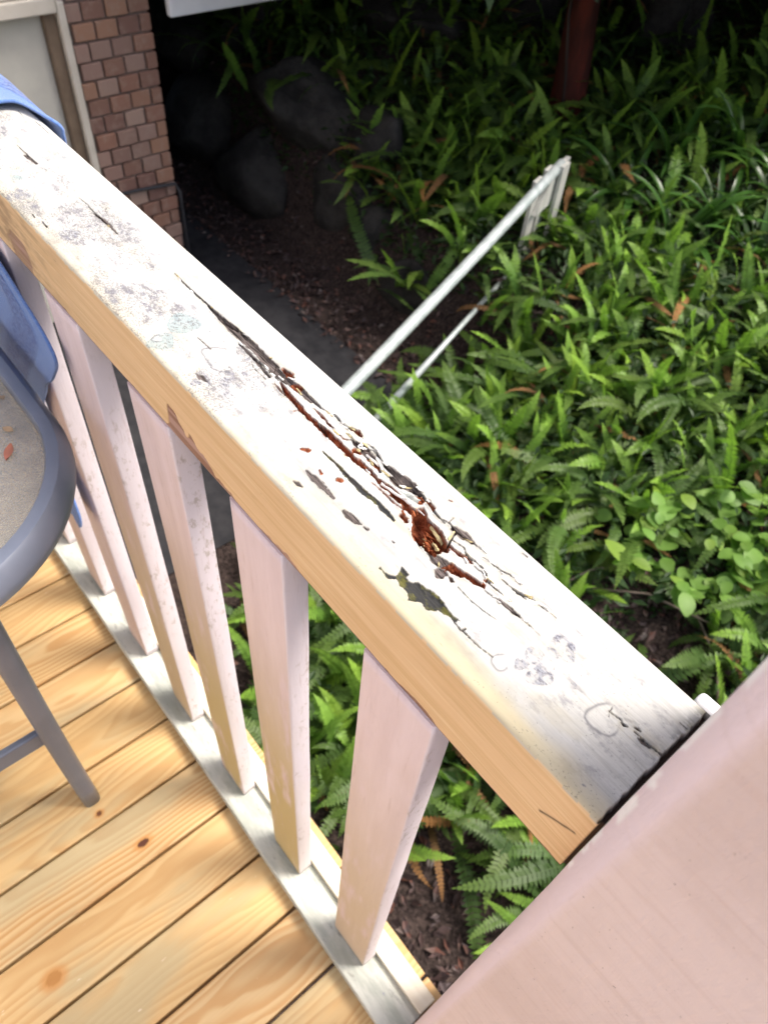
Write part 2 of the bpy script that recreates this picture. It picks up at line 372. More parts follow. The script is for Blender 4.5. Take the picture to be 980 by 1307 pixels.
boulder(-4.2, 3.18, -1.35, .30, .26, .27, 'greenish round boulder with ferns hanging over its right side')
boulder(-4.12, 3.45, -.98, .22, .2, .24, 'paler upright stone just right of the big rounded boulder')
boulder(-3.72, 3.15, -1.48, .19, .2, .2, 'small grey stone showing through ferns below the greenish boulder')
boulder(-3.22, 3.02, -1.68, .27, .16, .27, 'flat faced grey rock beside the path nearest the white stair handrail')
boulder(-5.65, 3.30, -.78, .16, .14, .14, 'small pale stone catching light in the darkest part under the house')
boulder(-5.05, 4.35, -.55, .5, .4, .3, 'low dark boulder at the top of the rock wall, below the fascia end')
boulder(-4.55, 5.25, -.50, .28, .28, .30, 'grey boulder left of the red tree trunk on the upper bank')
boulder(-3.75, 6.15, -.55, .32, .3, .38, 'blocky grey boulder right of the red tree trunk')
gb = 'shaded boulders of the rock wall'
for (x, y, z, a, b, c) in [(-5.9, 3.1, -1.5, .5, .35, .36), (-6.6, 3.2, -.95, .5, .35, .4), (-7.2, 3.0, -1.5, .5, .4, .4), (-5.9, 3.7, -.55, .4, .35, .3),
                           (-4.05, 6.6, -.35, .4, .3, .35), (-4.9, 6.3, -.35, .45, .3, .35), (-5.6, 5.6, -.3, .45, .35, .35), (-3.1, 7.0, -.2, .45, .35, .4), (-2.4, 7.1, -.25, .4, .3, .35)]:
    boulder(x, y, z, a, b, c, 'blackish boulder deep in the shade at the back', gb, rng.uniform(0, 6))

# ------------------------------------------------------------------ stair handrail on the bank
gal = mat_simple('pale_weathered_rail_metal', (.50, .55, .54), (.36, .41, .40), 14, .35, .2, .001, .5, metal=.15)
palew = mat_simple('pale_weathered_timber', (.56, .55, .50), (.42, .42, .38), 20, .7, .4, .002, .3, (1, 1, .2))
A = Vector((-1.98, 1.25, -1.0)); B = Vector((-2.68, 3.66, -.655)); dv = (B-A).normalized()
st = empty('stair_handrail', A); tag(st, 'pale tubular stair handrail with flat end boards rising through the ferns', 'handrail')
def sp(name, VF, mat, smooth=True):
    return link(name, mesh(name, [Vector(v)-A for v in VF[0]], VF[1], mat, smooth), st)
n_ = 9
sp('top_rail', tube([A.lerp(B, i/n_)+Vector((0, 0, -.012*math.sin(math.pi*i/n_))) for i in range(n_+1)], .031, 16), gal)
A2 = Vector((-2.22, 1.75, -1.56)); B2 = Vector((-2.68, 3.55, -1.20))
sp('lower_rail', tube([A2, A2.lerp(B2, .5), B2], [.030, .017, .013], 10), gal)
side = Vector((-dv.y, dv.x, 0)).normalized()
def plank(P, Q, wv, tv):
    V = []
    for p in (P, Q):
        for a, b in ((-1, -1), (1, -1), (1, 1), (-1, 1)): V.append(p+wv*a+tv*b)
    return V, [(3, 2, 1, 0), (4, 5, 6, 7), (0, 1, 5, 4), (1, 2, 6, 5), (2, 3, 7, 6), (3, 0, 4, 7)]
hd = Vector((dv.x, dv.y, 0)).normalized()
for s_, t0, l_ in ((.99, .03, 1.0), (.90, .02, .98), (.955, .05, .98)):
    p = A.lerp(B, s_)+side*(-.035 if s_ > .97 else .03); sp('baluster', plank(p+Vector((0, 0, .02)), p-Vector((0, 0, l_)), hd*.046, side*.012), palew, False)
sp('end_board', plank(A.lerp(B, 1.0)+Vector((0, 0, .01)), A.lerp(B, .93)+Vector((0, 0, -.20)), hd*.10, side*.014), palew, False)

# ------------------------------------------------------------------ trees
bark = mat_simple('red_brown_bark', (.12, .024, .014), (.05, .014, .010), 9, .85, 1.0, .02, .2, (1, 1, .25))
barkd = mat_simple('dark_bark', (.07, .05, .04), (.04, .03, .025), 9, .9, 1.0, .02, .2, (1, 1, .25))
crown_m = mat_leaf('tree_leaf', (.03, .06, .018), (.06, .11, .03), .3)
def tree(x, y, label, bk, r, H, cr, ch, nl, lean=(0, 0)):
    z0 = float(ground_z(x, y))-.15
    t = empty('tree', (x, y, z0)); tag(t, label, 'tree')
    parts = []
    pts = [Vector((lean[0]*s*s-.09*H*s+.03*math.sin(5*s), lean[1]*s*s-.11*H*s+.03*math.cos(4*s)-.03, H*s)) for s in np.linspace(0, 1, 12)]
    rs = [r*(1.35 if i == 0 else 1.08 if i == 1 else 1)*(1-.6*i/11) for i in range(12)]
    parts.append(tube(pts, rs, 14))
    tips = []
    for k in range(16):
        s = rng.uniform(.5, 1); a = rng.uniform(0, 2*math.pi); b = Vector((lean[0]*s*s-.09*H*s, lean[1]*s*s-.11*H*s, H*s)); L = cr*rng.uniform(.5, 1)
        e = b+Vector((math.cos(a)*L, math.sin(a)*L, ch*rng.uniform(.1, .6))); m = (b+e)/2+Vector((0, 0, .15*L))
        parts.append(tube([b, m, e], [r*.35, r*.2, r*.06], 7)); tips += [m, e, (m+e)/2]
    V, Fc = join(parts); link('trunk', mesh('trunk', V, Fc, bk, True), t)
    Vv = []; Ff = []
    for i in range(nl):
        c = tips[rng.integers(len(tips))]+Vector(rng.normal(size=3)*np.array([.6, .6, .62])*cr*.40)
        wx, wy, wz = c.x+x, c.y+y, c.z+z0; hyp = math.hypot(wx-CAM.x, wy-CAM.y)
        low = 1.46-(.205+.055*min(1, max(0, (-wx/hyp-.42)/.31)))*hyp          # lower limit of a leaf curtain added above the view for shade
        if i % 5 < 2: wz = low+rng.random()*1.6; c.z = wz-z0
        if wy < 3.9+max(0, wx+2.6)*2.0-min(2.2, max(0, -2.6-wx)*1.6) or wz < low: continue  # crowns cut back so sun reaches the lower bank
        u = Vector(rng.normal(size=3)).normalized(); v = u.orthogonal().normalized(); L = rng.uniform(.14, .26)
        o = len(Vv); Vv += [c-u*L, c+v*L*.38, c+u*L, c-v*L*.38]; Ff.append((o, o+1, o+2, o+3))
    link('crown', mesh('crown', Vv, Ff, crown_m), t)
tree(-3.53, 4.80, 'red brown tree trunk rising from the ferns at the top of the bank', bark, .125, 4.2, 3.2, .8, 70000, (.1, .9))
tree(1.2, 11.5, 'unseen dark barked tree added for shade on the upper bank at the far right', barkd, .13, 5.0, 3.6, 1.6, 26000, (-.3, -.3))  # this tree and the next two: unseen, added to shade the bank
tree(-5.6, 7.9, 'unseen dark barked tree added for shade behind the boulders of the upper bank', barkd, .13, 4.2, 3.4, 1.0, 45000, (.2, -.6))
tree(-2.2, 8.9, 'unseen dark barked tree added for shade at the very top of the bank behind the others', barkd, .13, 4.6, 3.4, 1.0, 45000, (.3, -.8))
# a dead grey stem beside the red trunk
sx, sy = -3.46, 4.68; sz = float(ground_z(sx, sy))
V, Fc = tube([(0, 0, -.1), (-.06, -.04, .35), (-.13, -.07, .7), (-.16, -.1, 1.2)], [.014, .012, .010, .006], 7)
tag(link('dead_stem', mesh('dead_stem', V, Fc, barkd, True), None, (sx, sy, sz)), 'thin grey dead stem leaning in front of the red trunk', 'stem')

# ------------------------------------------------------------------ plants
def add_attr(me, name, vals):
    a = me.attributes.new(name, 'FLOAT', 'POINT'); a.data.foreach_set('value', np.asarray(vals, np.float32))
fern_m = mat_leaf('fern_frond', (.11, .23, .040), (.19, .37, .058), .35, .45)
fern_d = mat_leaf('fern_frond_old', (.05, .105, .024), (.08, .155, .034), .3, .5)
strap_m = mat_leaf('strap_leaf', (.035, .10, .02), (.06, .15, .03), .25, .28)
weed_m = mat_leaf('soft_weed_leaf', (.13, .27, .055), (.20, .37, .08), .4, .5)
def frond_mesh(L, W, droop, npair, mat, rng, tipcurl=0.):
    V = []; F = []; tip = []
    def axis(s):
        a = 1.25-droop*s**1.4; return a
    P = [Vector((0, 0, 0))]; T = []
    n = npair+4; bend = rng.uniform(-.9, .9); tw = rng.uniform(-.5, .5)
    for i in range(n+1):
        a = axis(i/n); yb_ = bend*(i/n)**1.3; t = Vector((math.cos(a)*math.cos(yb_), math.cos(a)*math.sin(yb_), math.sin(a))); T.append(t); P.append(P[-1]+t*(L/n))
    side0 = Vector((0, 1, 0))
    # rachis as a thin three-sided strip
    for i in range(n+1):
        r = .0035*(1-.8*i/n); o = len(V); side = (side0-T[i]*side0.dot(T[i])).normalized(); up = T[i].cross(side)
        V += [P[i]+side*r, P[i]-side*r, P[i]-up*r*1.4]; tip += [.15]*3
        if i: 
            for a, b in ((0, 1), (1, 2), (2, 0)): F.append((o-3+a, o-3+b, o+b, o+a))
    for i in range(2, n+1):
        s = i/n
        wd = W*min(1, (s/.22)**.7)*max(.06, 1-((s-.5)/.51)**2.4 if s > .5 else 1)
        for sg in (-1, 1):
            b = P[i]; side = (side0-T[i]*side0.dot(T[i])).normalized(); up = T[i].cross(side)*-1; side = (side*math.cos(tw*s)+up*math.sin(tw*s)); up = T[i].cross(side)*-1
            jit = rng.uniform(-.12, .12)
            d = (side*sg+T[i]*(.10+.30*s+jit)+up*rng.uniform(-.05, .28)).normalized()
            bw = L/n*.70
            e = b+d*wd*rng.uniform(.9, 1.06)-up*wd*.12; m = b+d*wd*.5+T[i]*bw*.8; m2 = b+d*wd*.5-T[i]*bw*.55
            o = len(V); V += [b-T[i]*bw*.5, m2, e, m, b+T[i]*bw*.6]
            F.append((o, o+1, o+3, o+4)); F.append((o+1, o+2, o+3))
            tip += [max(0, (s-.45)*1.6)]*5
    me = mesh('frond', V, F, mat); add_attr(me, 'm_tip', np.clip(tip, 0, 1)); return me
frond_bright = [frond_mesh(rng.uniform(.40, .60), rng.uniform(.040, .052), d, 34, fern_m, rng) for d in (.35, .6, .9, 1.3, .75, .5, 1.6, 1.1, .2, .8)]
frond_dead_m = mat_leaf('dead_fern_frond', (.16, .085, .035), (.24, .14, .06), .15, .8)
frond_dead = [frond_mesh(rng.uniform(.35, .6), rng.uniform(.022, .034), d, 24, frond_dead_m, rng) for d in (1.6, 2.1)]
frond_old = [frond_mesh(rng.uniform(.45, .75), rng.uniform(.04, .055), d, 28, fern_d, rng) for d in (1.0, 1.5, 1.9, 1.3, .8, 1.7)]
def fern_plant(x, y, label, group, nb, no, sc=1., spread=(0.15, .7)):
    z = float(ground_z(x, y))-.02
    t = empty('fern', (x, y, z), rng.uniform(0, 6.28)); tag(t, label, 'fern', group)
    for k in range(nb+no):
        old = k >= nb
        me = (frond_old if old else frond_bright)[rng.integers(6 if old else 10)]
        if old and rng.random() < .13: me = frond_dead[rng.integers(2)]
        a = 6.283*k/(nb+no)*(1 if old else 1.618)+rng.uniform(-.5, .5); s = sc*rng.uniform(.6, 1.3)
        tilt = rng.uniform(.25, .75) if old else rng.uniform(-.35, .35)
        link('frond', me, t, (.03*math.cos(a)+rng.normal()*.075, .03*math.sin(a)+rng.normal()*.075, rng.uniform(0, .05)), (rng.uniform(-.5, .5), tilt, a), (s, s, s))
def strap_mesh(L, W, droop, mat):
    V = []; F = []; n = 9; p = Vector((0, 0, 0)); tip = []
    for i in range(n+1):
        s = i/n; a = 1.25-droop*s**1.3; t = Vector((math.cos(a), 0, math.sin(a))); up = Vector((-math.sin(a), 0, math.cos(a)))
        w_ = W*(.45+.55*min(1, s*4))*max(.03, 1-max(0, (s-.6)/.4)**2)
        V += [p+Vector((0, w_, 0))+up*w_*.35, p, p-Vector((0, w_, 0))+up*w_*.35]; tip += [.35*s]*3
        if i: o = 3*i; F += [(o-3, o-2, o+1, o), (o-2, o-1, o+2, o+1)]
        p = p+t*(L/n)
    me = mesh('strap_leaf', V, F, mat, True); add_attr(me, 'm_tip', tip); return me
straps = [strap_mesh(rng.uniform(.5, .75), rng.uniform(.018, .027), d, strap_m) for d in (.8, 1.2, 1.6, 2.0, 1.4)]
def strap_plant(x, y, label, group, n, sc=1.):
    z = float(ground_z(x, y))-.02; t = empty('strap_leaf_plant', (x, y, z), rng.uniform(0, 6)); tag(t, label, 'plant', group)
    for k in range(n):
        a = 2.4*k+rng.uniform(-.3, .3); s = sc*rng.uniform(.75, 1.15)
        link('strap_leaf', straps[rng.integers(5)], t, (.03*math.cos(a), .03*math.sin(a), 0), (rng.uniform(-.2, .2), rng.uniform(-.15, .35), a), (s, s, s))
def weed_leaf(L, W):
    V = []; F = []; n = 6
    for i in range(n+1):
        s = i/n; w_ = W*math.sin(math.pi*min(.97, .04+s*.93))**.7; z = -.25*L*s*s
        V += [Vector((L*s, w_, z+.18*w_)), Vector((L*s, 0, z)), Vector((L*s, -w_, z+.18*w_))]
        if i: o = 3*i; F += [(o-3, o-2, o+1, o), (o-2, o-1, o+2, o+1)]
    me = mesh('leaf', V, F, weed_m, True); add_attr(me, 'm_tip', [.2]*len(V)); return me
wleaf = [weed_leaf(.085, .034), weed_leaf(.11, .042), weed_leaf(.07, .03)]
def weed_plant(x, y, label, group, n, h):
    z = float(ground_z(x, y))-.01; t = empty('broadleaf_weed', (x, y, z), rng.uniform(0, 6)); tag(t, label, 'plant', group)
    parts = []; 
    for k in range(max(3, n//5)):
        a = rng.uniform(0, 6.28); e = Vector((math.cos(a)*h*.6, math.sin(a)*h*.6, h*rng.uniform(.6, 1.1))); parts.append(tube([(0, 0, 0), (e.x*.35, e.y*.35, e.z*.6), e], [.004, .003, .002], 5))
        for j in range(5):
            s = .45+.55*j/4; q = Vector((e.x*s*s, e.y*s*s, e.z*(.6*s/.5 if s < .5 else .6+.4*(s-.5)/.5)))
            sc = rng.uniform(.7, 1.3)
            link('leaf', wleaf[rng.integers(3)], t, q, (rng.uniform(-.4, .4), rng.uniform(-.35, .25), rng.uniform(0, 6.28)), (sc, sc, sc))
    V, Fc = join(parts); link('stem', mesh('stem', V, Fc, weed_m, True), t)

straps_at = [(-2.5, 4.72), (-1.95, 4.5), (-2.55, 4.3), (-2.25, 5.1), (-1.75, 4.85), (-2.05, 4.15), (-1.6, 4.4)]
weeds_at = [(-.50, 2.28), (-.33, 2.35), (-.62, 2.40), (-.40, 2.62), (-.22, 2.52), (-.72, 2.22), (-.15, 2.75), (-.55, 2.6)]
for i, (x, y) in enumerate(straps_at): strap_plant(x, y, 'dark glossy strap leaved clump on the upper right of the bank', 'strap leaved clumps on the bank', 16, .95)
for i, (x, y) in enumerate(weeds_at): weed_plant(x, y, 'pale green soft leaved weed among twigs behind the pink post', 'soft leaved weeds behind the post', 25, .30)
nf = 0
gx = np.arange(-5.6, 1.0, .225); gy = np.arange(.55, 7.2, .225)
for y in gy:
    for x in gx:
        px, py = x+rng.uniform(-.11, .11), y+rng.uniform(-.11, .11)
        # only the wedge of bank the photograph looks into
        dx, dy, dz = px-CAM.x, py-CAM.y, float(ground_z(px, py))+.25-CAM.z
        zc = dx*cf.x+dy*cf.y+dz*cf.z; 
        if zc <= 0: continue
        u = (dx*cr.x+dy*cr.y+dz*cr.z)/zc
        if u > .64 or px > .25: continue
        if px < -2.3+max(0, (1.7-py))*.75 and py < 2.95: continue                     # the path
        if px < -3.5 and py < 3.15: continue
        if (px+.10)**2+(py-.50)**2 < .22 and rng.random() < .93: continue
        if any((px-a)**2+(py-b)**2 < .055 for a, b in straps_at): continue
        if any((px-a)**2+(py-b)**2 < .045 for a, b in weeds_at): continue
        if (px+.35)**2+(py-1.95)**2 < .10: continue
        if (px+2.62)**2+(py-3.35)**2 < .07: continue
        if (px+3.56)**2+(py-4.78)**2 < .06: continue
        if px < -3 and py > 5.2 and rng.random() < .75: continue
        if px < -4.2 and rng.random() < .45: continue
        if nf >= 298: continue
        nf += 1
        far = py > 4.0 or px < -2.9
        tr = math.hypot(px+3.53, py-4.80); t_ = min(1, max(0, ((px-A2.x)*(B2.x-A2.x)+(py-A2.y)*(B2.y-A2.y))/((B2.x-A2.x)**2+(B2.y-A2.y)**2)))
        sr = math.hypot(px-A2.x-t_*(B2.x-A2.x), py-A2.y-t_*(B2.y-A2.y))
        if py < 1.45: lab, grp = 'sword fern growing just below the deck edge, seen past the balusters', 'ferns below the deck edge'
        elif tr < .75: lab, grp = 'dim sword fern crowding the foot of the red brown trunk', 'ferns round the red trunk'
        elif sr < .42: lab, grp = 'sword fern crowding round the pale stair handrail', 'ferns round the stair handrail'
        elif px < -3.1 and py < 4.1: lab, grp = 'dark fern spilling over the boulders beside the path', 'ferns over the boulders'
        elif min(math.hypot(px-a, py-b) for a, b in weeds_at) < .4: lab, grp = 'sword fern mixed with the pale soft leaved weeds', 'ferns beside the weeds'
        elif min(math.hypot(px-a, py-b) for a, b in straps_at) < .45: lab, grp = 'sword fern between the glossy strap leaved clumps', 'ferns among the strap leaved clumps'
        elif py < 2.7: lab, grp = 'bright sword fern on the low bank directly beyond the handrail', 'ferns on the lower bank'
        elif not far: lab, grp = 'sword fern with pale upright tips halfway up the bank', 'ferns on the middle of the bank'
        else: lab, grp = 'dim sword fern in the deep shade along the top of the bank', 'ferns along the top of the bank'
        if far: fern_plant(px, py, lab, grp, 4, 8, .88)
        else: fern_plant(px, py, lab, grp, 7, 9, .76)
print('ferns', nf)
# small ground cover and fallen leaves nobody could count
def scatter(name, n, xr, yr, mat, lmin, lmax, hmax, keep, aspect=.4, flat=.5):
    V = np.zeros((n*4, 3)); cnt = 0
    X = rng.uniform(*xr, n*3); Y = rng.uniform(*yr, n*3); ok = keep(X, Y); X = X[ok][:n]; Y = Y[ok][:n]; n = len(X)
    Zg = ground_z(X, Y); h = rng.random(n)**2*hmax
    a = rng.uniform(0, 6.283, n); t = rng.normal(0, flat, n); L = rng.uniform(lmin, lmax, n)
    u = np.stack([np.cos(a)*np.cos(t), np.sin(a)*np.cos(t), np.sin(t)], -1); v = np.stack([-np.sin(a), np.cos(a), rng.normal(0, flat, n)], -1)
    c = np.stack([X, Y, Zg+h+.006], -1); L = L[:, None]; up = np.array([0, 0, 1.])
    P0 = c-u*L; P1 = c+v*L*aspect+up*L*.25; P2 = c+u*L*.95; P3 = c-v*L*aspect+up*L*.2
    V = np.stack([P0, P1, P2, P3], 1).reshape(-1, 3)
    me = mesh(name, V, [(4*i, 4*i+1, 4*i+2, 4*i+3) for i in range(n)], mat)
    return tag(link(name, me), kind='stuff')
inb = lambda X, Y: ((X > -1.8) | (Y > 3.0)) & (X < 2) & (X > -6.5)
cover_m = mat_leaf('ground_cover_leaf', (.026, .058, .016), (.05, .105, .026), .3, .5)
tag(scatter('ground_cover', 42000, (-6, 1.2), (.7, 7.5), cover_m, .015, .045, .22, lambda X, Y: inb(X, Y) & ((X+.05)**2+(Y-.4)**2 > .45) & ((X+.3)**2+(Y-1.95)**2 > .05)), 'low dark green ground cover between the ferns', 'ground cover')
kl = NT('dry_leaf'); ol = kl.obj(); nl_ = kl.n('TexVoronoi'); kl.set(nl_.inputs[0], ol); nl_.inputs['Scale'].default_value = 28
sepc = kl.n('SeparateColor'); kl.set(sepc.inputs[0], nl_.outputs['Color'])
dry = kl.fin(kl.ramp(sepc.outputs[0], [(0, (.025, .016, .016)), (.4, (.055, .033, .03)), (.65, (.085, .065, .065)), (.85, (.12, .05, .035)), (1, (.16, .135, .125))]), .75, None, .25)
tag(scatter('leaf_litter', 9000, (-6.5, 1.5), (.3, 3.3), dry, .012, .045, .035, lambda X, Y: ((X > -1.8) | (Y > 2.35)) , .35, .35), 'brown fallen leaves littering the soil under the ferns', 'leaf litter')
# twigs and the looping tendril
twig = mat_simple('dry_twig', (.20, .16, .13), (.12, .09, .075), 30, .8, .4, .002)
for i, (x, y, a, L, lab) in enumerate([(-.45, 2.12, .5, .8, 'long grey twig arching over soil in front of the pale weeds'), (-.75, 2.05, 1.2, .6, 'short bent brown twig lying left of the pale weeds'), (-.2, 2.1, 2.4, .7, 'bare grey twig lying nearest the pink post')]):
    z = float(ground_z(x, y)); V, Fc = tube([(-L/2*math.cos(a), -L/2*math.sin(a), .03), (-.1*math.cos(a), -.1*math.sin(a)+.03, .13), (.2*math.cos(a), .2*math.sin(a), .11), (L/2*math.cos(a), L/2*math.sin(a), .03)], [.007, .006, .005, .003], 7)
    tag(link('twig', mesh('twig', V, Fc, twig, True), None, (x, y, z)), lab, 'twig')
tx, ty = -.85, 3.5; tz = float(ground_z(tx, ty))+.45
V, Fc = tube([(-.02, -.05, -.4), (-.05, .0, .0), (-.09, .05, .14), (-.05, .08, .22), (.03, .06, .2), (.1, 0, .06), (.2, -.05, .0)], [.004, .004, .0035, .003, .003, .003, .002], 6)
tag(link('tendril', mesh('tendril', V, Fc, weed_m, True), None, (tx, ty, tz)), 'thin pale tendril looping above the ferns at the right', 'vine')

